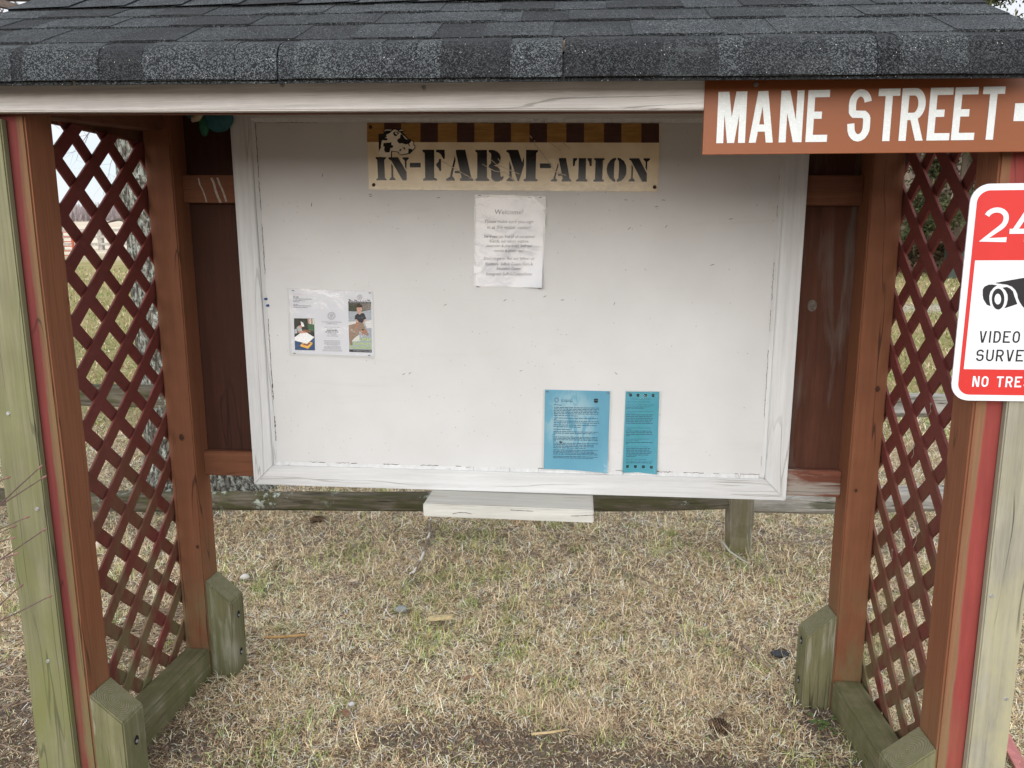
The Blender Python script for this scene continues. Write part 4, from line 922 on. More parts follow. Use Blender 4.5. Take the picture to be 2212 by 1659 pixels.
pic('drawing_sheet', c('photo_paper', (0.8, 0.8, 0.82)), [[(262, 1130), (375, 1045), (520, 1035), (672, 1125), (620, 1170), (515, 1262), (268, 1192)]], 2.4)
pic('yellow_book', c('photo_yellow', (0.75, 0.42, 0.08)), [[(380, 1290), (440, 1240), (515, 1262), (560, 1215), (632, 1240), (632, 1265), (545, 1362), (385, 1312)]], 2.6); pic('book_picture', c('photo_book_picture', (0.2, 0.08, 0.07)), [[(420, 1275), (470, 1250), (520, 1270), (560, 1232), (600, 1245), (530, 1305)]], 2.9)
# photograph of a boy with a calf
pic('calf_photo', c('photo_grey_ground', (0.33, 0.36, 0.40)), [[(1360, 396), (1826, 402), (1840, 1442), (1382, 1428)]], 1)
pic('foliage', c('photo_foliage', (0.05, 0.055, 0.035)), [[(1364, 430), (1826, 436), (1828, 560), (1640, 600), (1368, 595)]], 1.5); pic('roof_shape', c('photo_roof', (0.17, 0.15, 0.13)), [[(1600, 440), (1826, 436), (1826, 560), (1640, 590)]], 1.7)
pic('sunlit_ground', c('photo_pale_ground', (0.62, 0.62, 0.60)), [[(1366, 810), (1520, 800), (1500, 880), (1368, 875)], [(1690, 800), (1832, 770), (1836, 930), (1740, 940)], [(1450, 1150), (1590, 1080), (1580, 1200), (1440, 1210)]], 1.6)
pic('navy_shirt', c('photo_navy', (0.015, 0.018, 0.03)), [[(1500, 680), (1550, 640), (1680, 632), (1730, 740), (1680, 770), (1660, 840), (1540, 830), (1530, 760), (1490, 755)]], 2.0)
pic('boy_face', c('photo_face', (0.50, 0.30, 0.23)), [[(1530, 520), (1640, 515), (1640, 570), (1605, 630), (1560, 630), (1535, 575)], [(1545, 620), (1620, 615), (1620, 650), (1585, 665)], [(1500, 755), (1535, 760), (1580, 815), (1545, 830)], [(1690, 770), (1728, 745), (1700, 820), (1640, 840)]], 2.2)
pic('boy_hair', c('photo_brown_hair', (0.045, 0.028, 0.02)), [[(1520, 530), (1525, 470), (1580, 440), (1640, 470), (1650, 540), (1625, 510), (1560, 505)]], 2.5)
pic('calf', c('photo_calf', (0.26, 0.18, 0.13)), [[(1370, 880), (1520, 840), (1600, 815), (1670, 850), (1710, 950), (1780, 1060), (1760, 1100), (1680, 1060), (1600, 1010), (1580, 1060), (1480, 1150), (1440, 1200), (1450, 1310), (1400, 1290), (1380, 1180)]], 2.4)
pic('halter', c('photo_halter', (0.6, 0.13, 0.06)), [[(1520, 820), (1534, 820), (1536, 930), (1522, 930)], [(1640, 1010), (1740, 985), (1745, 1000), (1645, 1024)], [(1640, 1010), (1655, 1010), (1665, 1090), (1650, 1092)]], 2.8); pic('calf_eye', m_ink, [[(1635, 960), (1660, 955), (1685, 975), (1655, 988)]], 2.9)
pic('caption_band', c('photo_dark_band', (0.03, 0.03, 0.035)), [[(1381, 1375), (1838, 1385), (1840, 1442), (1382, 1428)], [(1360, 396), (1826, 402), (1826, 434), (1362, 430)]], 2.6)
M_ = Mesh()
for t, a, b, y in (('Little', 1590, 1822, 1195), ('Farmers', 1478, 1825, 1285), ('Preschool', 1405, 1832, 1362)): P.text(M_, t, a, b, y, 3, size=105, k=3.2)
P.build(M_, 'green_title', plain('lime_print', (0.42, 0.62, 0.07), 0.6))
M_ = Mesh(); P.text(M_, 'For Children 3-5 Years of Age', 1465, 1828, 1412, 6, k=3.2); P.text(M_, 'Suffolk County Farm and Education Center', 1385, 1810, 424, 3, k=3.2); P.build(M_, 'white_caption', m_white)
M_ = Mesh()
for x, w, h in ((1395, 55, 46), (1442, 24, 26), (1510, 60, 36), (1558, 22, 16), (1608, 22, 18), (1668, 24, 18), (1716, 28, 20), (1775, 62, 38)):
    y = 393; P.poly(M_, [(x-w/2, y-h*.8), (x-w*.2, y-h), (x-w*.1, y-h*.75), (x+w*.4, y-h*.7), (x+w/2, y-h*.3), (x+w*.42, y), (x+w*.3, y), (x+w*.28, y-h*.35), (x-w*.2, y-h*.35), (x-w*.22, y), (x-w*.34, y), (x-w*.36, y-h*.4)])
P.build(M_, 'animal_silhouettes', m_ink)
staples(P, [(235, 176), (1800, 222), (265, 1453), (1790, 1497)])

# blue letter and narrow blue leaflet
def blue(name, a, b, glare=False):
    t = NT(name); n = t.noise(t.coord((1, 1, 0.6)), 14, 4); c = t.mix(t.ramp(n, [(0.3, 0), (0.7, 1)]), a, b)
    if glare:  # pale glare of the clear sleeve, painted into the paper colour
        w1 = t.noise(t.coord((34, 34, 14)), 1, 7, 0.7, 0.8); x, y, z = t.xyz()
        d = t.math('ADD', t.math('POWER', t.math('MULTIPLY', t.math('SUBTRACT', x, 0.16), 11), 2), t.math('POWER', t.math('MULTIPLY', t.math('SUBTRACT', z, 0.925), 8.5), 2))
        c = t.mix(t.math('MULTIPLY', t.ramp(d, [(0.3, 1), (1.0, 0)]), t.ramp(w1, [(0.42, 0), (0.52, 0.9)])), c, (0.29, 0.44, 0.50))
    return t.done(c, 0.6)
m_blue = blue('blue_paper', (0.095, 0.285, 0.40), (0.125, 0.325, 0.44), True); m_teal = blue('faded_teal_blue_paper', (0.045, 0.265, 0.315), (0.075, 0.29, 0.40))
m_blueink = plain('print_on_blue', (0.035, 0.10, 0.155), 0.7)
def clover(M_, cx, cy, r):
    for a in (45, 135, 225, 315):
        a = radians(a); ux, uy = cos(a), sin(a); vx, vy = -uy, ux
        P.poly(M_, [(cx+r*(.08*ux+0*vx), cy+r*(.08*uy)), (cx+r*(.45*ux+.42*vx), cy+r*(.45*uy+.42*vy)), (cx+r*(.8*ux+.48*vx), cy+r*(.8*uy+.48*vy)), (cx+r*(1.02*ux+.22*vx), cy+r*(1.02*uy+.22*vy)), (cx+r*.86*ux, cy+r*.86*uy), (cx+r*(1.02*ux-.22*vx), cy+r*(1.02*uy-.22*vy)), (cx+r*(.8*ux-.48*vx), cy+r*(.8*uy-.48*vy)), (cx+r*(.45*ux-.42*vx), cy+r*(.45*uy-.42*vy))])
    P.poly(M_, [(cx-.05*r, cy), (cx+.05*r, cy), (cx+.22*r, cy+1.05*r), (cx+.1*r, cy+1.08*r)])
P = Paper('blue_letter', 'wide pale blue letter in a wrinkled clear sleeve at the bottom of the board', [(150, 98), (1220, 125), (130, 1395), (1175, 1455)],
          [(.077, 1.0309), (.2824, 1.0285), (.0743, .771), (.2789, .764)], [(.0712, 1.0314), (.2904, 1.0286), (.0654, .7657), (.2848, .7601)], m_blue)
M_ = Mesh(); rb = random.Random(4)
for y, xs in ((335, [(300, 440)]), (380, [(300, 1040)]), (405, [(300, 1040)]), (430, [(298, 1010)]), (455, [(298, 1035)]), (480, [(296, 1040)]), (508, [(296, 690)]), (552, [(296, 1020)]), (575, [(296, 340)]), (600, [(294, 1035)]), (628, [(294, 1045)]), (665, [(292, 1000)]), (692, [(292, 740)]), (735, [(292, 580)]),
              (775, [(290, 1030)]), (800, [(290, 980)]), (825, [(288, 330)]), (862, [(288, 1018)]), (885, [(288, 1010)]), (908, [(288, 1020)]), (930, [(286, 330)]), (965, [(286, 1025)]), (990, [(286, 960)]), (1015, [(286, 955)]), (1040, [(286, 815)]), (1078, [(286, 1020)]), (1102, [(285, 960)]), (1125, [(285, 1000)]), (1148, [(285, 1030)]), (1185, [(284, 1015)]), (1208, [(284, 955)])):
    for a, b in xs: P.bars(M_, a, b, y, 12, 14, rb)
P.bars(M_, 420, 570, 262, 10, 2, rb); P.bars(M_, 420, 605, 284, 10, 2, rb)
P.build(M_, 'small_print', m_blueink)
M_ = Mesh(); clover(M_, 990, 278, 40); P.build(M_, 'clover_emblem', m_ink); seal(342, 268, 40, m_blueink)
M_ = Mesh(); P.poly(M_, [(385, 940), (405, 930), (440, 950), (430, 975), (400, 980)], 9); P.build(M_, 'stain', plain('dark_stain', (0.05, 0.07, 0.07), 0.8))
staples(P, [(190, 130), (1185, 152)])
P = Paper('blue_leaflet', 'narrow teal blue leaflet with clovers at top and bottom, right of the blue letter', [(1478, 130), (2030, 133), (1422, 1455), (1985, 1478)],
          [(.3314, 1.0282), (.4356, 1.0291), (.3268, .7652), (.4352, .7634)], [(.3289, 1.0331), (.444, 1.0308), (.3217, .7601), (.44, .7631)], m_teal)
M_ = Mesh()
for x, y in ((1557, 188), (1678, 190), (1802, 192), (1925, 194), (1505, 1356), (1636, 1360), (1767, 1363), (1896, 1366)): clover(M_, x, y, 27)
P.build(M_, 'clover_emblems', m_ink)
M_ = Mesh()
for t, a, b, y in (('7 Fun Facts about 4-H Clubs', 1558, 1885, 258), ('When was 4-H established? 1902', 1497, 1875, 305), ('There are four "Hs" in the four-leaf', 1497, 1940, 355), ('clover. What do they stand for?', 1497, 1888, 384), ('Why is the 4-H motto: "To make the', 1493, 1930, 462), ('Best Better"?', 1493, 1640, 488),
                   ('Why is the 4-H slogan "learn by', 1488, 1880, 730), ('doing?"', 1488, 1575, 756), ('What age do you have to be to', 1484, 1862, 912), ('become a 4-Her?', 1484, 1690, 940), ('What can you do as a 4-Her?', 1480, 1840, 1042), ('Who can I call to get more', 1478, 1815, 1250), ('information to start or join a club?', 1478, 1918, 1282)):
    P.text(M_, t, a, b, y, 1)
P.build(M_, 'lettering', m_blueink)
M_ = Mesh()
for y, b in ((400, 1775), (510, 1940), (538, 1905), (566, 1925), (594, 1915), (622, 1890), (648, 1920), (775, 1905), (802, 1918), (830, 1910), (854, 1545), (962, 1915), (985, 1515), (1064, 1880), (1090, 1860), (1118, 1905), (1144, 1890), (1170, 1850), (1196, 1660), (1300, 1905)): P.bars(M_, 1480, b, y-8, 12, 1, rb)
P.build(M_, 'small_print', m_blueink)
staples(P, [(1530, 152), (1990, 1415)])

# teal ornament tucked under the roof
OR = thing('hanging_ornament', 'dark teal rounded ornament with a cream curl tucked under the roof beside the board', 'ornament', (-0.95, 0.60, 1.87))
m_teal2 = plain('teal_cloth', (0.015, 0.085, 0.095), 0.6, 0.3, 30); m_gr2 = plain('green_cloth', (0.012, 0.09, 0.045), 0.6, 0.3, 30); m_cr2 = plain('cream_cloth', (0.35, 0.29, 0.19), 0.7)
def blob(name, c, r, mat, par):
    bm = bmesh.new(); bmesh.ops.create_uvsphere(bm, u_segments=20, v_segments=12, radius=1)
    for v in bm.verts:
        k = 1+0.08*(vnoise([v.co.x*2+c[0]*9], [v.co.z*2+v.co.y])[0]-.5); v.co = Vector((c[0]+v.co.x*r[0]*k, c[1]+v.co.y*r[1]*k, c[2]+v.co.z*r[2]*k))
    me = bpy.data.meshes.new(name); bm.to_mesh(me); bm.free(); me.materials.append(mat); me.polygons.foreach_set('use_smooth', [True]*len(me.polygons)); return link(name, me, par)
blob('round_body', (-0.925, 0.60, 1.868), (0.045, 0.03, 0.042), m_teal2, OR); blob('flap', (-0.970, 0.595, 1.850), (0.016, 0.012, 0.036), m_gr2, OR); blob('round_end', (-1.012, 0.60, 1.890), (0.018, 0.015, 0.022), m_teal2, OR)
M_ = Mesh(); M_.tube([(-0.962, 0.588, 1.905), (-0.968, 0.583, 1.885), (-0.982, 0.58, 1.866), (-0.996, 0.582, 1.862), (-1.0, 0.588, 1.875)], [0.006, 0.011, 0.011, 0.009, 0.005], 8); M_.build('cream_curl', m_cr2, OR, smooth=True)
M_ = Mesh(); M_.tube([(-0.93, 0.60, 1.90), (-0.93, 0.62, 1.97), (-0.93, 0.65, 2.0)], 0.002, 5); M_.build('cord', m_cr2, OR)
# ------------------------------------------------------------------ ground
def gz(x, y):
    """terrain: level at the kiosk, rising gently behind it"""
    x = np.asarray(x, float); y = np.asarray(y, float)
    d = np.maximum(0, y-4.0)
    z = 0.072*d*np.minimum(1, d/3+.2)
    near = np.exp(-((np.maximum(0, np.abs(y-1)-3))/8)**2)
    return z+(fbm(x*1.3, y*1.3, 5)-0.5)*0.035*near*np.clip((np.abs(y-.3)+.2), .25, 1)+(fbm(x*.08, y*.08, 8)-.5)*0.5*np.clip(d/60, 0, 1)
def gz1(x, y): return float(gz([x], [y])[0])
def axis(lo, hi, n, fine):
    s = np.linspace(-1, 1, n); v = np.sign(s)*(np.abs(s)*fine+np.abs(s)**5*(1-fine))
    return np.where(v < 0, -v*lo, v*hi)
gx = axis(-900, 900, 161, 0.03); gy = axis(-300, 1200, 181, 0.03)
GX, GY = np.meshgrid(gx, gy); GZ = gz(GX.ravel(), GY.ravel())
me = bpy.data.meshes.new('ground'); nx, ny = len(gx), len(gy)
idx = np.arange(nx*ny).reshape(ny, nx)
F4 = np.stack([idx[:-1, :-1], idx[:-1, 1:], idx[1:, 1:], idx[1:, :-1]], -1).reshape(-1, 4)
def np_mesh(me, V, F, k):
    me.vertices.add(len(V)); me.vertices.foreach_set('co', np.asarray(V, np.float32).ravel())
    me.loops.add(F.size); me.loops.foreach_set('vertex_index', F.astype(np.int32).ravel())
    me.polygons.add(len(F)); me.polygons.foreach_set('loop_start', np.arange(0, F.size, k, dtype=np.int32)); me.polygons.foreach_set('loop_total', np.full(len(F), k, np.int32))
    me.update(calc_edges=True); me.validate()
np_mesh(me, np.stack([GX.ravel(), GY.ravel(), GZ], -1), F4, 4)
def ground_mat():
    t = NT('dry_winter_ground'); v = t.coord()
    x, y, z = t.xyz()
    soil = t.mix(t.ramp(t.noise(v, 18, 8, 0.7), [(0.3, 0), (0.7, 1)]), (0.12, 0.095, 0.078), (0.31, 0.255, 0.215))
    thatch = t.noise(t.coord((1, 1, 1)), 130, 6, 0.75, 1.5)
    straw = t.mix(t.ramp(thatch, [(0.35, 0), (0.68, 1)]), (0.12, 0.09, 0.058), (0.40, 0.32, 0.21))
    near = t.mix(t.ramp(t.noise(v, 3.1, 5), [(0.42, 0), (0.60, 1)]), soil, straw)
    g1 = t.noise(v, 0.9, 5); lawn = t.mix(t.ramp(g1, [(0.3, 0), (0.7, 1)]), (0.34, 0.275, 0.13), (0.185, 0.21, 0.07))
    lawn = t.mix(t.ramp(t.noise(v, 9, 6, 0.7), [(0.3, 0.6), (0.7, 0)]), lawn, (0.30, 0.24, 0.13))
    fy = t.n('ShaderNodeMapRange'); fy.inputs[1].default_value = 2.5; fy.inputs[2].default_value = 6; t.l(y, fy.inputs[0])
    col = t.mix(fy.outputs[0], near, lawn)
    tr = t.noise(t.coord((0.05, 0.25, 0.1)), 1, 4)                       # pale riding ground further out
    far = t.mix(t.ramp(tr, [(0.42, 0), (0.58, 1)]), (0.44, 0.37, 0.27), (0.60, 0.53, 0.43))
    ff = t.n('ShaderNodeMapRange'); ff.inputs[1].default_value = 26; ff.inputs[2].default_value = 34; t.l(y, ff.inputs[0])
    col = t.mix(ff.outputs[0], col, far)
    # a worn pale track crossing the lawn on the right
    rr = t.math('SUBTRACT', t.math('ADD', y, t.math('MULTIPLY', x, 0.15)), 13.5)
    band = t.math('MULTIPLY', t.ramp(t.math('ABSOLUTE', rr), [(0.25, 1), (0.9, 0)]), t.math('GREATER_THAN', x, 2.0))
    band = t.math('MULTIPLY', band, t.ramp(t.noise(v, 5, 5), [(0.35, 0.2), (0.6, 1)]))
    col = t.mix(band, col, (0.46, 0.42, 0.38))
    return t.done(col, 0.95, thatch, 0.8, 0.02, 0.1)
gm = ground_mat(); me.materials.append(gm)
tag(link('ground', me), kind='structure')
bpy.data.objects['ground'].data.polygons.foreach_set('use_smooth', [True]*len(F4))

# ------------------------------------------------------------------ dry grass: bent blades and matted straw
def blade_mat():
    t = NT('dry_grass_blades'); a = t.attr('col')
    return t.done(a, 0.75, None, spec=0.15)
m_blade = blade_mat()
def blades(name, px, py, L, Wd, e0, bend, col, lift):
    n = len(px); az = RNG.uniform(0, 2*pi, n); pz = gz(px, py)+lift
    e1 = e0-bend; e2 = e1-bend*.8
    dx, dy = np.cos(az), np.sin(az); tw = az+RNG.normal(0, .5, n)
    wx, wy = -np.sin(tw)*Wd/2, np.cos(tw)*Wd/2
    P = [np.stack([px, py, pz], -1)]
    for e, tu in ((e0, 0), (e1, 1), (e2, 2)):
        az2 = az+RNG.normal(0, .45, n)
        st = np.stack([np.cos(az2)*np.cos(e), np.sin(az2)*np.cos(e), np.sin(e)], -1)*(L/3)[:, None]
        q = P[-1]+st; q[:, 2] = np.maximum(q[:, 2], gz(q[:, 0], q[:, 1])+0.001); P.append(q)
    V = np.zeros((n, 8, 3), np.float32); wv = np.stack([wx, wy, np.zeros(n)], -1)
    for i, k in enumerate((0.8, 1.0, 0.8, 0.15)):
        V[:, 2*i] = P[i]-wv*k; V[:, 2*i+1] = P[i]+wv*k
    b = (np.arange(n)*8)[:, None, None]
    F = (np.array([[0, 1, 3, 2], [2, 3, 5, 4], [4, 5, 7, 6]])[None]+b).reshape(-1, 4)
    me = bpy.data.meshes.new(name); np_mesh(me, V.reshape(-1, 3), F, 4)
    ca = me.attributes.new('col', 'FLOAT_COLOR', 'POINT')
    C = np.ones((n, 8, 4), np.float32); C[:, :, :3] = col[:, None, :]
    ca.data.foreach_set('color', C.ravel()); me.materials.append(m_blade)
    return me
STRAW = np.array([[.59, .462, .305], [.485, .367, .23], [.345, .25, .15], [.67, .55, .40], [.23, .155, .093], [.43, .33, .207]])
GREEN = np.array([[.13, .18, .05], [.24, .27, .085], [.09, .13, .04], [.28, .29, .11]])
BRN = np.array([[.10, .066, .04], [.065, .044, .028], [.15, .095, .06]])
def soil_mask(x, y):
    """1 where the ground is trodden bare"""
    m = np.zeros_like(x)
    for cx, cy, rx, ry, a in ((0.05, 0.30, .42, .13, 1), (.35, .24, .7, .12, .9), (-.34, .33, .14, .06, .8), (-1.55, .2, .45, .4, .9), (-.62, .12, .3, .18, .6), (0.9, .2, .35, .2, .5), (0.1, -.3, 3, .46, .9), (-1.0, .25, .25, .16, .55), (.95, .55, .12, .10, .6)):
        m = np.maximum(m, a*np.exp(-((x-cx)/rx)**2-((y-cy)/ry)**2))
    return np.clip(m*1.4*(0.4+1.1*fbm(x*7, y*7, 21)), 0, 1)
def green_mask(x, y):
    g = .5*fbm(x*3.2, y*3.2, 31, 3)+.5*fbm(x*11, y*11, 33, 2); base = 0.40+0.13*np.exp(-((x+.5)/1.0)**2-((y-1.7)/.7)**2)
    return np.clip((g-(1-base))*7, 0, 1)
def scatter(n, w0, w1, pad=1.12):
    w = w0*(w1/w0)**RNG.uniform(0, 1, n); s = RNG.uniform(-.745*pad, .745*pad, n)*w
    ox, oy = 0.186, -1.566
    fx, fy = sin(YAW), cos(YAW); rx, ry = cos(YAW), -sin(YAW)
    return ox+fx*w+rx*s, oy+fy*w+ry*s, w
N = 470000
px, py, w = scatter(N, 1.45, 6.2)
# two thirds of the blades stand in small tufts
k7 = (N*2//3)//9; ti = np.repeat(np.arange(k7), 9); px[:k7*9] = px[ti]+RNG.normal(0, .011, k7*9); py[:k7*9] = py[ti]+RNG.normal(0, .011, k7*9); w[:k7*9] = w[ti]; TU = np.zeros(N, int); TU[:k7*9] = ti+1
N2 = 130000; w2 = 1.0*6.0**RNG.uniform(0, 1, N2); s2 = RNG.choice([-1, 1], N2)*RNG.uniform(1.1, 2.3, N2)*.745*w2          # thinner grass to both sides of the view
px = np.concatenate([px, .186+sin(YAW)*w2+cos(YAW)*s2]); py = np.concatenate([py, -1.566+cos(YAW)*w2-sin(YAW)*s2]); w = np.concatenate([w, w2+1]); TU = np.concatenate([TU, np.zeros(N2, int)]); N += N2
sm = soil_mask(px, py); gmk = green_mask(px, py)
keep = (RNG.uniform(0, 1, N) > sm*0.6) & (RNG.uniform(0, 1, N) < 0.45+0.75*fbm(px*5, py*5, 41))
# nothing grows through the posts, feet and sills
for bx0, bx1, by0, by1 in ((-1.19, -1.075, -.03, .70), (-1.09, -.985, -.005, .095), (-1.09, -.99, .59, .69), (1.0, 1.12, -.03, .70), (.915, 1.01, .59, .69), (.93, 1.03, -.005, .095), (-1.235, -1.12, -.025, .0), (1.08, 1.17, -.025, 0)):
    keep &= ~((px > bx0) & (px < bx1) & (py > by0) & (py < by1))
for cx, cy, r in ((-1.33, 1.344, .04), (-.539, 1.103, .045), (-.541, .468, .025), (.93, .90, .05), (-.355, 1.02, .055), (.624, .457, .05), (-1.272, 2.083, .07), (-.179, .60, .03), (-.537, .37, .035), (-.815, 1.30, .04), (.94, .47, .05)):
    keep &= (((px-cx)**2+(py-cy+.01)**2) > r*r) | (RNG.uniform(0, 1, len(px)) < .3)
px, py, w, sm, gmk, TU = px[keep], py[keep], w[keep], sm[keep], gmk[keep], TU[keep]; n = len(px)
tuv = RNG.uniform(.62, 1.32, TU.max()+1)[TU]
u = RNG.uniform(0, 1, n); isg = u < (0.025+0.33*gmk); isb = (~isg) & (RNG.uniform(0, 1, n) < 0.22+0.4*sm)
col = STRAW[RNG.choice(6, n, p=[.24, .25, .18, .12, .09, .12])]; col[isg] = GREEN[RNG.integers(0, 4, isg.sum())]; col[isb] = BRN[RNG.integers(0, 3, isb.sum())]
tone = 1.42+0.62*fbm(px*2.1, py*2.1, 51); col = np.clip(col*(tone*tuv)[:, None]*RNG.uniform(.72, 1.2, n)[:, None], 0, .85)
sc_ = np.clip((w/2.2)**0.35, .9, 1.5)
L = RNG.gamma(3.5, .0092, n)*sc_+.012; Wd = RNG.uniform(.0010, .0025, n)*sc_
flat = RNG.uniform(0, 1, n) < 0.80
e0 = np.where(flat, RNG.uniform(.0, .28, n), RNG.uniform(.25, 1.1, n)); e0 = np.where(isg, RNG.uniform(.4, 1.3, n), e0)
L = np.where(isg, L*.85, L)*(1-.45*sm)
bend = RNG.normal(.25, .35, n); lift = np.where(flat, RNG.uniform(0, .014, n), 0)
# bleached tufts by the trodden patch
gx_, gy_, gr_ = [], [], []
for i in range(230):
    cx, cy = RNG.uniform(-2.4, 2.0), RNG.uniform(.45, 3.2)
    if RNG.uniform() > .35+.65*math.exp(-((cx+.4)/1.1)**2): continue
    k = int(RNG.uniform(12, 55)); gx_.append(RNG.normal(cx, RNG.uniform(.012, .035), k)); gy_.append(RNG.normal(cy, RNG.uniform(.012, .03), k)); gr_.append(np.full(k, RNG.integers(0, 4)))
gx_ = np.concatenate(gx_); gy_ = np.concatenate(gy_); gr_ = np.concatenate(gr_); k = len(gx_)
px = np.concatenate([px, gx_]); py = np.concatenate([py, gy_]); col = np.concatenate([col, GREEN[gr_]*RNG.uniform(.85, 1.45, k)[:, None]])
L = np.concatenate([L, RNG.uniform(.025, .055, k)]); Wd = np.concatenate([Wd, RNG.uniform(.0016, .0032, k)]); e0 = np.concatenate([e0, RNG.uniform(.5, 1.35, k)]); bend = np.concatenate([bend, RNG.normal(.3, .25, k)]); lift = np.concatenate([lift, np.zeros(k)])
tx, ty = [], []
for cx, cy, r, k in ((.13, .50, .10, 600), (.02, .54, .10, 350), (-.45, .42, .07, 300), (.25, .42, .06, 250), (.9, 1.30, .05, 250), (.60, .75, .2, 500), (-.8, 1.5, .2, 500), (1.35, 1.2, .3, 500), (-1.55, 1.3, .3, 400)):
    tx.append(RNG.normal(cx, r*.5, k)); ty.append(RNG.normal(cy, r*.4, k))
tx = np.concatenate(tx); ty = np.concatenate(ty); k = len(tx)
px = np.concatenate([px, tx]); py = np.concatenate([py, ty]); col = np.concatenate([col, STRAW[RNG.choice([0, 3, 1], k)]*RNG.uniform(.85, 1.2, k)[:, None]])
L = np.concatenate([L, RNG.uniform(.03, .07, k)]); Wd = np.concatenate([Wd, RNG.uniform(.0014, .0032, k)])
e0 = np.concatenate([e0, RNG.uniform(.1, 1.0, k)]); bend = np.concatenate([bend, RNG.normal(.3, .3, k)]); lift = np.concatenate([lift, np.zeros(k)])
me = blades('dry_grass', px, py, L, Wd, e0, bend, col, lift)
tag(link('dry_grass', me), kind='stuff')
N = 90000
px, py, w = scatter(N, 5.5, 26, 1.15)
gm_ = np.clip((fbm(px*.9, py*.9, 31, 4)-.35)*3, 0, 1); isg = RNG.uniform(0, 1, N) < .25+.45*gm_
col = STRAW[RNG.choice(6, N, p=[.24, .25, .18, .12, .09, .12])]; col[isg] = GREEN[RNG.integers(0, 4, isg.sum())]*1.15
sc_ = (w/5)**.6
me = blades('lawn_grass', px, py, RNG.uniform(.03, .075, N)*sc_, RNG.uniform(.004, .009, N)*sc_, RNG.uniform(.2, 1.1, N), RNG.normal(.3, .3, N), np.clip(col*RNG.uniform(.75, 1.1, N)[:, None], 0, .7), np.zeros(N))
tag(link('lawn_grass', me), kind='stuff')

# crumbs of soil, root and chaff over the trodden ground in front
N = 60000
px = RNG.uniform(-1.9, 1.5, N); py = RNG.uniform(-.35, .75, N); k = RNG.uniform(0, 1, N) < soil_mask(px, py)
px, py = px[k], py[k]; N = len(px)
col = np.array([[.29, .235, .19], [.19, .145, .115], [.40, .335, .265], [.10, .075, .06], [.52, .43, .31]])[RNG.choice(5, N, p=[.34, .24, .2, .14, .08])]*RNG.uniform(.7, 1.2, N)[:, None]
me = blades('soil_crumbs', px, py, RNG.uniform(.004, .022, N), RNG.uniform(.0015, .004, N), RNG.uniform(0, .5, N), RNG.normal(.2, .5, N), col, RNG.uniform(0, .004, N))
tag(link('soil_crumbs', me), kind='stuff')

# ------------------------------------------------------------------ split-rail fence
def fence_wood():
    t = NT('weathered_fence_wood'); v = t.coord((4, 45, 45))
    g = t.noise(v, 1, 7, 0.65, 0.6)
    col = t.mix(t.ramp(g, [(0.32, 0), (0.66, 1)]), (0.030, 0.025, 0.017), (0.135, 0.12, 0.09))
    mo = t.noise(t.coord((7, 16, 16)), 1, 5); col = t.mix(t.ramp(mo, [(0.46, 0), (0.60, 0.75)]), col, (0.055, 0.055, 0.024))
    li = t.noise(t.coord((24, 26, 26)), 1, 6, 0.7); li2 = t.noise(t.coord(), 3.2, 3)
    lf = t.math('MULTIPLY', t.ramp(li, [(0.52, 0), (0.57, 1)]), t.ramp(li2, [(0.54, 0), (0.60, 1)]))
    col = t.mix(t.math('MULTIPLY', lf, 0.8), col, (0.36, 0.40, 0.35))
    return t.done(col, 0.95, t.math('ADD', g, t.math('MULTIPLY', lf, .4)), 0.9, 0.012, 0.1)
m_fw = fence_wood()
m_fwz = wood('weathered_fence_post', (0.075, 0.064, 0.045), (0.24, 0.215, 0.17), 2, 45, 4, 0.95, 0.9, 0.9, wear=((0.34, 0.37, 0.32), 0.60, 0.66), moss=((0.115, 0.105, 0.05), 0.6, 0.0, 0.15))
m_fgrey = wood('grey_fence_rail', (0.16, 0.15, 0.13), (0.40, 0.385, 0.35), 0, 45, 4, 0.95, 0.9, 0.9, wear=((0.10, 0.10, 0.07), 0.58, 0.66))
FN = thing('rail_fence', 'weathered mossy split rail fence running behind the kiosk', 'fence', (0.98, 1.85, 0))
def split_rail(p0, p1, h, d, mt, seed, taper=1.0):
    M_ = Mesh(); n = 26; vs = []; fs = []; K_ = 9; rr = random.Random(seed)
    shp = [(1.0 if k % 2 else .88)*rr.uniform(.85, 1.08) for k in range(K_)]
    for i in range(n+1):
        f = i/n; c = Vector(p0).lerp(Vector(p1), f); e = lerp(1, taper, f)
        e *= min(1, .62+3.2*min(f, 1-f))
        for k in range(K_):
            a = 2*pi*k/K_+.3; s = shp[k]*(1+.28*(vnoise([f*9+k*1.7], [seed*1.3+k])[0]-.5))
            vs.append((c.x, c.y+cos(a)*d/2*s*e, c.z+sin(a)*h/2*s*e+.03*(vnoise([f*3], [seed*7.0])[0]-.5)))
    for i in range(n):
        for k in range(K_): k2 = (k+1) % K_; fs.append((i*K_+k, (i+1)*K_+k, (i+1)*K_+k2, i*K_+k2))
    fs += [tuple(range(K_-1, -1, -1)), tuple(n*K_+k for k in range(K_))]
    M_.add(vs, fs); fs = M_
    o = M_.build('rail', mt, FN); o.data.polygons.foreach_set('use_smooth', [False]*len(o.data.polygons)); return o
split_rail((-2.85, 1.86, .150), (1.02, 1.86, .250), .135, .11, m_fw, 3, .75)
split_rail((-2.85, 1.86, .745), (1.02, 1.86, .775), .135, .12, m_fw, 5)
split_rail((.95, 1.86, .262), (4.1, 1.86, .395), .13, .11, m_fgrey, 8)
split_rail((.95, 1.86, .765), (4.1, 1.86, .755), .125, .12, m_fgrey, 9)
split_rail((-6.0, 1.88, .20), (-2.75, 1.86, .165), .13, .11, m_fw, 12); split_rail((-6.0, 1.88, .76), (-2.75, 1.86, .75), .13, .11, m_fw, 13)
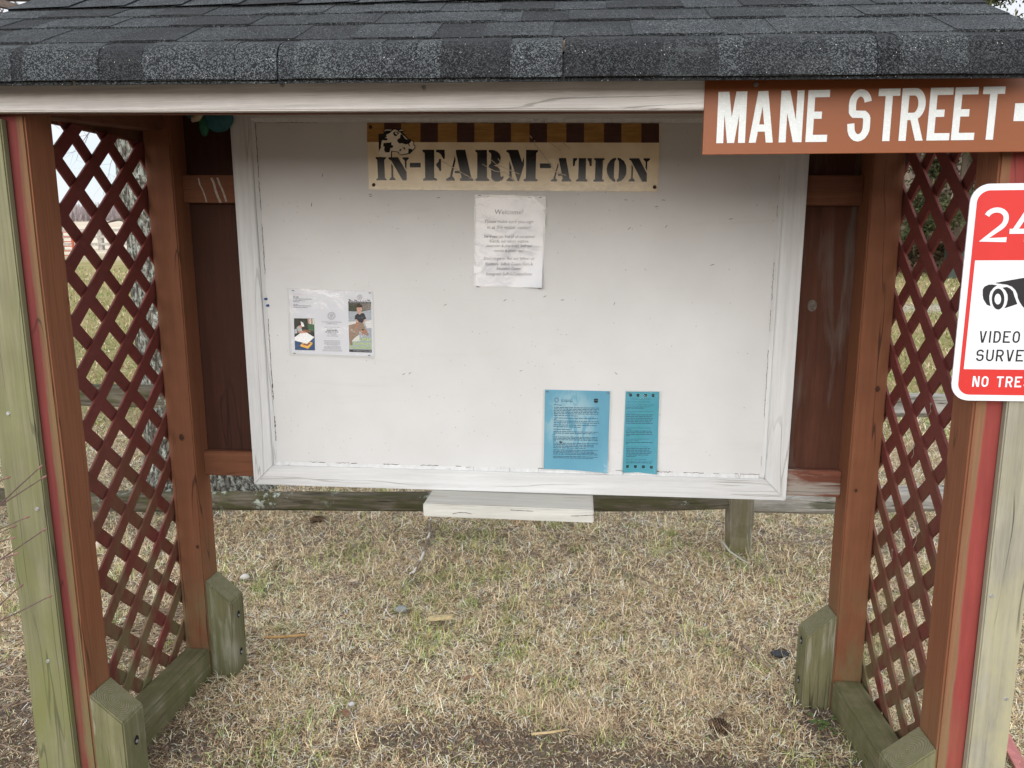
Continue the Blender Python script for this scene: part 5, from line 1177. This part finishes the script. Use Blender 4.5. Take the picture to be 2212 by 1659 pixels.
for px_, h_ in ((0.985, .98), (-2.8, 1.0), (4.0, 1.0)):
    M_ = Mesh(); K_ = 10; n = 16; vs = []; fs = []; rr = random.Random(int(px_*10)+50); shp = [rr.uniform(.82, 1.12) for _ in range(K_)]
    for i in range(n+1):
        z = lerp(-.2, h_, i/n)
        for k in range(K_):
            a = 2*pi*k/K_; s = shp[k]*(1+.2*(vnoise([z*5+k], [k*2.2])[0]-.5)); s *= 1-(.28 if (k in (7, 8) and z < .13) else 0)
            vs.append((px_+.068*s*cos(a)*1.0-.02*(z-.3), 1.86+.06*s*sin(a), z))
    for i in range(n):
        for k in range(K_): k2 = (k+1) % K_; fs.append((i*K_+k, i*K_+k2, (i+1)*K_+k2, (i+1)*K_+k))
    fs.append(tuple(n*K_+k for k in range(K_))); M_.add(vs, fs); M_.build('fence_post', m_fwz, FN)

# ------------------------------------------------------------------ bare tree beside the fence
def bark_mat():
    t = NT('lichen_covered_bark'); v = t.coord((30, 30, 9))
    c = t.vor(v, 1, 'DISTANCE_TO_EDGE', 'Distance'); n = t.noise(t.coord((26, 26, 10)), 1, 7, 0.7, 1.0)
    h = t.math('ADD', t.math('MULTIPLY', t.ramp(c, [(0.0, 0), (0.25, 1)]), .6), n)
    col = t.mix(t.ramp(n, [(0.35, 0), (0.66, 1)]), (0.045, 0.040, 0.032), (0.27, 0.255, 0.215))
    col = t.mix(t.ramp(c, [(0.02, 0.8), (0.14, 0)]), col, (0.03, 0.026, 0.02))
    li = t.noise(t.coord((34, 34, 24)), 1, 6, 0.7); col = t.mix(t.ramp(li, [(0.50, 0), (0.58, 0.85)]), col, (0.42, 0.45, 0.40))
    return t.done(col, 0.95, h, 1.0, 0.03, 0.1)
m_bark = bark_mat(); m_twig = plain('bare_branch_bark', (0.11, 0.088, 0.075), 0.9, 0.35, 40)
TR = thing('bare_tree', 'bare tree with lichen speckled bark standing behind the fence left of the kiosk', 'tree', (-2.13, 2.55, 0))
M_ = Mesh(); K_ = 40; n = 90; vs = []; fs = []
for i in range(n+1):
    z = lerp(-.3, 5.2, i/n)
    for k in range(K_):
        a = 2*pi*k/K_; r = .30*(1-.02*max(z, 0))+.16*math.exp(-max(z, 0)/.13)
        nn = fbm([cos(a)*3.5+9], [sin(a)*3.5+z*1.4], 61, 2)[0]; n2 = vnoise([k*.9], [z*9.0], 62)[0]
        r *= 1+.10*(nn-.5)+.07*(n2-.5)
        vs.append((-2.19+r*cos(a)+.03*sin(z*.6)-.035*z, 2.55+r*sin(a), z+gz1(-2.13, 2.55)))
for i in range(n):
    for k in range(K_): k2 = (k+1) % K_; fs.append((i*K_+k, i*K_+k2, (i+1)*K_+k2, (i+1)*K_+k))
M_.add(vs, fs); M_.build('trunk', m_bark, TR, smooth=True)
def branch(M_, p, d, ln, r, depth, rr):
    pts = [p]; rad = [r]; n = 6
    for i in range(n):
        d = (d+Vector((rr.uniform(-1, 1), rr.uniform(-1, 1), rr.uniform(-.7, .9)))*.22).normalized(); pts.append(pts[-1]+d*ln/n); rad.append(r*(1-.75*(i+1)/n))
        if depth > 0 and i >= 1:
            for _ in range(2 if i > 1 else 1):
                e = (d+Vector((rr.uniform(-1, 1), rr.uniform(-1, 1), rr.uniform(-.8, .9)))*.95).normalized()
                branch(M_, pts[-1], e, ln*rr.uniform(.38, .62), rad[-1]*.62, depth-1, rr)
    M_.tube(pts, rad, 5 if depth > 0 else 3, cap=False)
rr = random.Random(23)
for p, d, ln, r in (((-2.2, 2.58, 2.60), (-1.0, .02, .40), 2.4, .045), ((-2.3, 2.6, 2.62), (-1.0, -.1, .28), 2.0, .03), ((-2.15, 2.5, 3.3), (-.9, -.5, .05), 2.3, .05), ((-2.15, 2.6, 3.9), (-1, .3, .6), 2.6, .07), ((-2.2, 2.55, 4.4), (.8, .2, .8), 2.8, .08), ((-2.2, 2.55, 4.8), (-.3, -.7, .9), 2.6, .09), ((-2.2, 2.55, 5.1), (.1, .5, 1), 2.6, .12), ((-2.1, 2.6, 2.7), (-1, .35, .3), 1.9, .03)):
    M_ = Mesh(); branch(M_, Vector(p), Vector(d).normalized(), ln, r, 3, rr); M_.build('branch', m_twig, TR)
M_ = Mesh(); M_.tube([(-2.43, 2.5, 1.66), (-2.55, 2.48, 1.70), (-2.62, 2.47, 1.68)], [.012, .008, .004], 5); M_.build('branch', m_twig, TR)

# ------------------------------------------------------------------ bare shrub reaching in front of the left post
SH = thing('bare_shrub', 'thin bare shrub twigs with small buds reaching in front of the greenish board', 'shrub', (-1.45, -0.22, 0))
m_stw = plain('reddish_twig', (0.11, 0.07, 0.062), 0.8, 0.25, 80); m_bud = plain('pink_bud', (0.19, 0.10, 0.085), 0.7, 0.2, 90)
rr = random.Random(4)
for (x0, z0, x1, z1, y) in ((-1.42, .66, -.908, 1.012, -.25), (-1.42, .74, -.903, .991, -.25), (-1.40, .80, -.953, .906, -.25), (-1.42, .60, -.916, .882, -.25), (-1.40, .45, -.984, .756, -.25), (-1.42, .52, -.922, .735, -.25),
                           (-1.38, .86, -1.005, .985, -.23), (-1.35, .79, -1.0, .88, -.24), (-1.35, .77, -.97, .875, -.28), (-1.35, .74, -.985, .83, -.26), (-1.35, .52, -1.01, .765, -.26)):
    pts = []
    for i in range(9):
        f = i/8; pts.append((lerp(x0, x1, f), y+.03*sin(f*5+x0*9), lerp(z0, z1, f)-.03*sin(f*pi)*.6+rr.uniform(-.004, .004)))
    M_ = Mesh(); M_.tube(pts, [lerp(.0034, .0012, i/8) for i in range(9)], 5); tw = M_.build('stem', m_stw, SH)
    B_ = Mesh(); a = Vector(pts[-1]); d = (a-Vector(pts[-2])).normalized(); B_.tube([a, a+d*.004, a+d*.010, a+d*.015], [.0012, .0026, .0022, .0006], 6)
    for i in (3, 5, 6): q = Vector(pts[i]); B_.tube([q, q+Vector((.002, 0, .003)), q+Vector((.004, 0, .007))], [.0016, .0020, .0006], 5)
    B_.build('bud', m_bud, tw)
M_ = Mesh()
for i in range(5):
    a = (-1.5+.03*i, -.24+.01*i, 0.0); M_.tube([a, (-1.47+.02*i, -.24, .3), (-1.42+.01*i, -.25, .62+.05*i)], [.006, .005, .0034], 5)
M_.build('base_stems', m_stw, SH)

# ------------------------------------------------------------------ things lying on the ground
def ground_stick(name, label, pts, r0, r1, mt, cat='twig', group=None, lift=.008):
    P = [(x, y, gz1(x, y)+lift+.010+dz) for x, y, dz in pts]
    M_ = Mesh(); M_.tube(P, [lerp(r0, r1, i/(len(P)-1)) for i in range(len(P))], 6)
    return tag(M_.build(name, mt, smooth=True), label, cat, group)
m_birch = NT('pale_peeling_twig'); _n = m_birch.noise(m_birch.coord((20, 9, 20)), 1, 3); m_birch = m_birch.done(m_birch.mix(m_birch.ramp(_n, [(0.50, 0), (0.55, 1)]), (0.19, 0.15, 0.12), (0.60, 0.58, 0.53)), 0.8)
m_stick = plain('grey_brown_twig', (0.22, 0.17, 0.13), 0.9, 0.4, 60); m_sticky = plain('yellow_brown_twig', (0.36, 0.22, 0.09), 0.8, 0.3, 60)
BIRCH = [(-0.628, 2.111, 0.004), (-0.613, 2.027, 0.004), (-0.595, 1.946, 0.004), (-0.584, 1.855, 0.004), (-0.576, 1.768, 0.004), (-0.568, 1.686, 0.004), (-0.562, 1.607, 0.004), (-0.558, 1.525, 0.004), (-0.56, 1.468, 0.004), (-0.561, 1.427, 0.004), (-0.572, 1.401, 0.004)]
ground_stick('birch_twig', 'white peeling twig lying below the left end of the shelf', BIRCH, .0048, .0062, m_birch, lift=.020)
ground_stick('twig', 'yellowish brown twig lying beside the back left foot block', [(-1.0, .83, .006), (-.95, .835, .008), (-.89, .845, .010), (-.84, .857, .012)], .006, .0045, m_sticky)
ground_stick('twig', 'grey stick lying left of the back right foot block', [(.785, .975, .01), (.83, .87, .01), (.90, .69, .006)], .007, .003, m_stick)
ground_stick('twig', 'short straw coloured stick on the bare soil in front', [(.055, .355, .006), (.11, .365, .008), (.165, .385, .008)], .0045, .004, plain('straw_stick', (0.42, 0.32, 0.18), .8))
ground_stick('twig', 'forked twig lying right of the fence post', [(1.12, 1.92, .01), (1.3, 1.95, .012), (1.43, 2.0, .015), (1.6, 2.15, .02)], .006, .003, m_stick)
ground_stick('twig', 'thin curved twig on the grass in the middle', [(.0, 1.20, .01), (.12, 1.22, .012), (.22, 1.27, .012), (.33, 1.30, .01)], .0035, .002, m_stick)
ground_stick('twig', 'pale twig leaning against the base of the fence post', [(.89, 1.79, .07), (.92, 1.75, .035), (.97, 1.71, .012), (1.0, 1.69, .003)], .006, .003, plain('grey_twig', (.33, .32, .28), .9))
ground_stick('twig', 'thin grey twig lying on the grass below the right end of the shelf', [(.46, 1.50, .01), (.52, 1.42, .012), (.60, 1.37, .01), (.66, 1.30, .006)], .0035, .002, m_stick)
# loose twigs and brush under the left lattice, too many to count
M_ = Mesh(); rr = random.Random(77)
for i in range(130):
    x, y = rr.gauss(-1.5, .17), rr.gauss(.75, .25); a = rr.gauss(.3, .6); l = rr.uniform(.08, .28)
    z = gz1(x, y)+rr.uniform(.004, .03); M_.tube([(x-l*cos(a)/2, y-l*sin(a)/2, z), (x, y+.01, z+.01), (x+l*cos(a)/2, y+l*sin(a)/2, z-.002)], [.003, .0028, .0016], 4, cap=False)
tag(M_.build('twig_litter', plain('dry_twig_litter', (0.20, 0.15, 0.105), .9, .5, 30)), kind='stuff')
# pinecones
m_cone = plain('pinecone_scale', (0.13, 0.085, 0.055), .85, .45, 60)
def pinecone(label, x, y, rz, L_=.085, R_=.024):
    M_ = Mesh(); n = 13; c = Vector((x, y, gz1(x, y)+R_*.9)); ax = Vector((cos(rz), sin(rz), .05)).normalized(); s1 = ax.cross(Vector((0, 0, 1))).normalized(); s2 = s1.cross(ax)
    M_.tube([c+ax*(t-.5)*L_*.95 for t in (0, .3, .7, 1)], [.006, R_*.6, R_*.5, .003], 8)
    for i in range(n):
        t = i/(n-1); r = R_*(sin(pi*(.12+.8*t))**.7); m_ = 9
        for k in range(m_):
            a = 2*pi*(k+.5*(i % 2))/m_; u = s1*cos(a)+s2*sin(a); w_ = (ax.cross(u))*(r*.30+.001)
            p = c+ax*((t-.5)*L_); b = p+u*r*.45; e = p+u*r*1.05+ax*L_*.10
            M_.add([b-w_*.6, b+w_*.6, e+w_, e-w_, e+ax*.004+u*.001], [(0, 1, 2, 3), (3, 2, 4)])
    return tag(M_.build('pinecone', m_cone), label, 'pinecone', 'pinecones on the grass')
pinecone('brown pinecone on the grass below the lower fence rail', -1.272, 2.083, .1, .075, .018); pinecone('open dark pinecone on the ground in front of the right sill', .624, .457, -.5, .058, .020)
def stone(label, x, y, r, colr, seed):
    bm = bmesh.new(); bmesh.ops.create_icosphere(bm, subdivisions=3, radius=1)
    z0 = gz1(x, y)+r[2]*.55+.009
    for v in bm.verts:
        k = 1+.22*(vnoise([v.co.x*1.6+seed], [v.co.y*1.6+v.co.z*1.3])[0]-.5); v.co = Vector((x+v.co.x*r[0]*k, y+v.co.y*r[1]*k, z0+v.co.z*r[2]*k))
    me = bpy.data.meshes.new('stone'); bm.to_mesh(me); bm.free(); me.materials.append(plain('stone_surface', colr, .8, .2, 50)); me.polygons.foreach_set('use_smooth', [True]*len(me.polygons))
    return tag(link('stone', me), label, 'stone', 'pebbles on the grass')
stone('smooth pale egg shaped stone right of the back left foot block', -1.33+.0, 1.344, (.022, .017, .014), (.50, .48, .44), 1)
stone('two toned grey and white stone on the grass left of centre', -.539, 1.103, (.026, .020, .016), (.24, .25, .25), 2)
stone('small pale pebble on the grass in the left foreground', -.541, .468, (.011, .010, .008), (.52, .50, .52), 3)
stone('flat dark slate piece left of the back right foot block', .93, .90, (.032, .022, .010), (.035, .04, .045), 4)
stone('beige stone behind the left lattice near the lower rail', -2.25, 1.60, (.035, .03, .03), (.55, .47, .38), 5)
M_ = Mesh(); M_.box(-.405, -.305, 1.01, 1.034, .024, .037, tf=lambda p: Vector((p.x, p.y+.12*(p.x+.35), p.z+.08*(p.x+.35)+gz1(-.35, 1.02)))); tag(M_.build('wood_chip', plain('split_wood', (.42, .34, .19), .85, .3, 70), bevel=.002), 'yellowish split piece of wood lying on the grass left of centre', 'wood chip')
m_leaf = plain('dead_leaf_brown', (.22, .125, .075), .8, .35, 60); m_leaf2 = plain('pale_dead_leaf', (.47, .38, .27), .8, .3, 60)
def leaf(label, x, y, s, rz, mt):
    M_ = Mesh(); z = gz1(x, y)+.026; o = []
    for u, w_, h in ((-1, 0, .1), (-.6, .42, .25), (0, .55, .35), (.55, .38, .2), (1, 0, .45)): o.append((u, w_, h))
    vs = []
    for sg in (1, -1):
        for u, w_, h in o: vs.append((x+s*(u*cos(rz)-sg*w_*sin(rz)), y+s*(u*sin(rz)+sg*w_*cos(rz)), z+s*h*.5))
    mid = [(x+s*u*cos(rz), y+s*u*sin(rz), z+s*h*.15) for u, w_, h in o]; vs += mid
    fs = [(i, 10+i, 11+i, i+1) for i in range(4)]+[(5+i, 6+i, 11+i, 10+i) for i in range(4)]
    M_.add(vs, fs); return tag(M_.build('dead_leaf', mt, smooth=True), label, 'leaf', 'dead leaves on the grass')
leaf('rust brown dead leaf in the middle of the front grass', -.179, .629, .020, .9, m_leaf); leaf('orange brown dead leaf in the left foreground', -.537, .40, .024, 2.2, m_leaf); leaf('pale curled dead leaf right of the back left foot block', -.815, 1.334, .026, .3, m_leaf2)
leaf('brown dead leaf close behind the back right foot block', 1.09, 1.33, .026, .1, m_leaf)
# clover seedling by the right sill
m_clv = plain('clover_green', (.10, .15, .045), .7, .3, 80)
CL = thing('clover_plant', 'small green clover seedling beside the right sill', 'plant', (.975, .485, 0)); CL.location.x = .955
rr = random.Random(6)
M_ = Mesh(); M2 = Mesh()
for i in range(17):
    x, y = .955+rr.gauss(0, .022), .50+rr.gauss(0, .016); z = gz1(x, y)+rr.uniform(.012, .028)
    M2.tube([(.955, .50, gz1(.955, .5)), (x, y, z)], .0007, 3, cap=False)
    for k in range(3):
        a = 2*pi*k/3+i; c0 = (x+.005*cos(a), y+.005*sin(a)); M_.add([(c0[0]+.0048*cos(2*pi*q/7), c0[1]+.0048*sin(2*pi*q/7), z+.001*cos(q)) for q in range(7)], [list(range(7))])
M_.build('leaves', m_clv, CL); M2.build('stems', m_clv, CL)
# broken red lattice strip lying right of the kiosk
M_ = Mesh(); M_.box(1.42, 1.455, .20, .50, .018, .026, tf=lambda p: Vector((p.x+.22*(p.y-.35), p.y, p.z+.02*(p.y-.2)))); tag(M_.build('broken_slat', plain('faded_red_slat', (.42, .16, .15), .7, .2, 50), bevel=.001), 'broken faded red slat lying on the grass right of the grey board', 'slat')

# ------------------------------------------------------------------ far background: gate, paddock fence, evergreens, woods
m_pipe = plain('red_painted_pipe', (.40, .09, .045), .5)
def on(x, y, h=0): return (x, y, gz1(x, y)+h)
GT = thing('pipe_gate', 'red tubular farm gate far off seen through the left lattice', 'gate', on(-23.6, 29))
for x in (-26.2, -22.82):
    M_ = Mesh(); M_.tube([on(x, 29, -.1), on(x, 29, 1.25)], .06, 8); M_.build('gate_post', m_pipe, GT)
for i in range(6):
    M_ = Mesh(); h = .12+.21*i; M_.tube([on(-26.2, 29, h), on(-22.4, 29.2, h)], .022, 6); M_.build('gate_rail', m_pipe, GT)
m_gf = plain('grey_paddock_wood', (.30, .28, .25), .9, .3, 9)
PF = thing('paddock_fence', 'grey board paddock fence far off seen through the left lattice', 'fence', on(-26.4, 36))
xs = [-36+2.4*i for i in range(14)]; xs = [x-.0+(-26.4+36)%2.4 for x in xs]
for x in xs:
    M_ = Mesh(); a = on(x, 36); M_.box(x-.13, x+.13, 35.9, 36.1, a[2]-.2, a[2]+1.42); M_.build('fence_post', m_gf, PF)
for h in (.35, .75, 1.1):
    M_ = Mesh(); a, b = on(xs[0], 35.88, h), on(xs[-1], 35.88, h)
    M_.add([(a[0], 35.86, a[2]-.07), (b[0], 35.86, b[2]-.07), (b[0], 35.86, b[2]+.07), (a[0], 35.86, a[2]+.07), (a[0], 35.895, a[2]-.07), (b[0], 35.895, b[2]-.07), (b[0], 35.895, b[2]+.07), (a[0], 35.895, a[2]+.07)], [(0, 1, 2, 3), (7, 6, 5, 4), (3, 2, 6, 7), (4, 5, 1, 0)]); M_.build('fence_rail', m_gf, PF)
def leafmat(name, a, b):
    t = NT(name); g = t.n('ShaderNodeNewGeometry'); return t.done(t.mix(g.outputs['Random Per Island'], a, b), .85, None, spec=.1)
m_ever = leafmat('evergreen_foliage', (.022, .030, .012), (.085, .092, .042)); m_eb = plain('evergreen_bark', (.10, .075, .055), .9); m_brush = leafmat('dead_brush', (.10, .075, .05), (.27, .21, .14))
def foliage(name, pts, sz, mt, par):
    n = len(pts); d = RNG.normal(0, 1, (n, 3)); d /= np.linalg.norm(d, axis=1)[:, None]; e = np.cross(d, RNG.normal(0, 1, (n, 3))); e /= np.linalg.norm(e, axis=1)[:, None]
    s = (RNG.uniform(.5, 1.3, n)*sz)[:, None]
    V = np.stack([pts-d*s, pts+e*s*.45, pts+d*s, pts-e*s*.45], 1).reshape(-1, 3); F = np.arange(n*4).reshape(-1, 4)
    me = bpy.data.meshes.new(name); np_mesh(me, V, F, 4); me.materials.append(mt); return link(name, me, par)
def evergreen(label, x, y, h, r, n, seed):
    b = on(x, y); T_ = thing('evergreen_tree', label, 'tree', b, 'evergreens beyond the lawn'); rr = np.random.default_rng(seed)
    M_ = Mesh(); M_.tube([(x, y, b[2]-.2), (x+.1, y, b[2]+h*.5), (x, y, b[2]+h)], [.22, .14, .03], 8); 
    cs = []
    for i in range(75):
        z = rr.uniform(.10, 1)*h; a = rr.uniform(0, 2*pi); rad = r*(1-.75*z/h)*rr.uniform(.35, 1.0); c_ = np.array([x+rad*cos(a), y+rad*sin(a), b[2]+z-rad*.12]); cs.append((c_, rr.uniform(.28, .6)))
        M_.tube([(x, y, b[2]+z*.95), tuple(c_)], [.04, .015], 4, cap=False)
    M_.build('trunk', m_eb, T_)
    P = np.concatenate([c_+rr.normal(0, s*.55, (n//75, 3))*[1, 1, .6] for c_, s in cs]); foliage('crown', P, .06, m_ever, T_)
evergreen('dark evergreen tree seen through the top of the right lattice', 10.6, 19.5, 9, 2.3, 52000, 1)
evergreen('second dark evergreen farther right of the lattice behind the grey board', 14.2, 21, 10, 2.6, 40000, 2)
evergreen('evergreen standing left behind the brown brush at the right lattice', 8.9, 27, 9, 2.2, 40000, 3)
# brown brush under the trees
P = np.stack([RNG.uniform(5, 24, 26000), RNG.uniform(20.5, 25, 26000), np.zeros(26000)], -1); P[:, 2] = gz(P[:, 0], P[:, 1])+np.abs(RNG.normal(0, .9, 26000))*(.5+fbm(P[:, 0]*.7, P[:, 1]*.7, 3))
tag(foliage('brush', P, .13, m_brush, None), kind='stuff')
M_ = Mesh(); a = on(10.25, 19.0); M_.box(10.08, 10.46, 18.8, 19.1, a[2]-.1, a[2]+.78); M_.box(10.05, 10.49, 18.77, 19.13, a[2]+.782, a[2]+.84)
tag(M_.build('utility_box', plain('dark_green_metal', (.035, .05, .04), .6), bevel=.02), 'dark green utility box at the edge of the brush, seen through the right lattice', 'utility box')
# far woods: countless bare trees along the horizon
def wood_stuff(name, n, x0, x1, y0, y1, h0, h1, mt, per=16):
    x = RNG.uniform(x0, x1, n); y = RNG.uniform(y0, y1, n); h = RNG.uniform(h0, h1, n)*(.7+.5*fbm(x*.03, y*.03, 9)); z = gz(x, y)
    V = []; 
    t = RNG.uniform(0, 1, (n, per)); a = RNG.uniform(0, 2*pi, (n, per)); r = (h[:, None]*.22)*np.sin(np.pi*np.clip(t*.85+.12, 0, 1))*RNG.uniform(.1, 1, (n, per))
    B = np.stack([x[:, None]+0*t, y[:, None]+0*t, z[:, None]+h[:, None]*t*.55], -1); E_ = np.stack([x[:, None]+r*np.cos(a), y[:, None]+r*np.sin(a), z[:, None]+h[:, None]*(t*.55+.12+.33*RNG.uniform(0, 1, (n, per)))], -1)
    wv = np.stack([np.full((n, per), .11)*(h[:, None]/9), np.zeros((n, per)), np.zeros((n, per))], -1)
    V = np.stack([B-wv, B+wv, E_+wv*.35, E_-wv*.35], 2).reshape(-1, 3); F = np.arange(len(V)).reshape(-1, 4)
    me = bpy.data.meshes.new(name); np_mesh(me, V, F, 4); me.materials.append(mt); return tag(link(name, me), kind='stuff')
m_wd = leafmat('bare_woodland', (.20, .165, .165), (.36, .31, .31))
wood_stuff('far_woods', 3800, -420, -150, 330, 400, 6, 11, m_wd, 22)
m_wd2 = leafmat('near_bare_woods', (.13, .10, .08), (.30, .25, .20))
wood_stuff('woods', 900, 6, 70, 30, 55, 7, 13, m_wd2, 40)
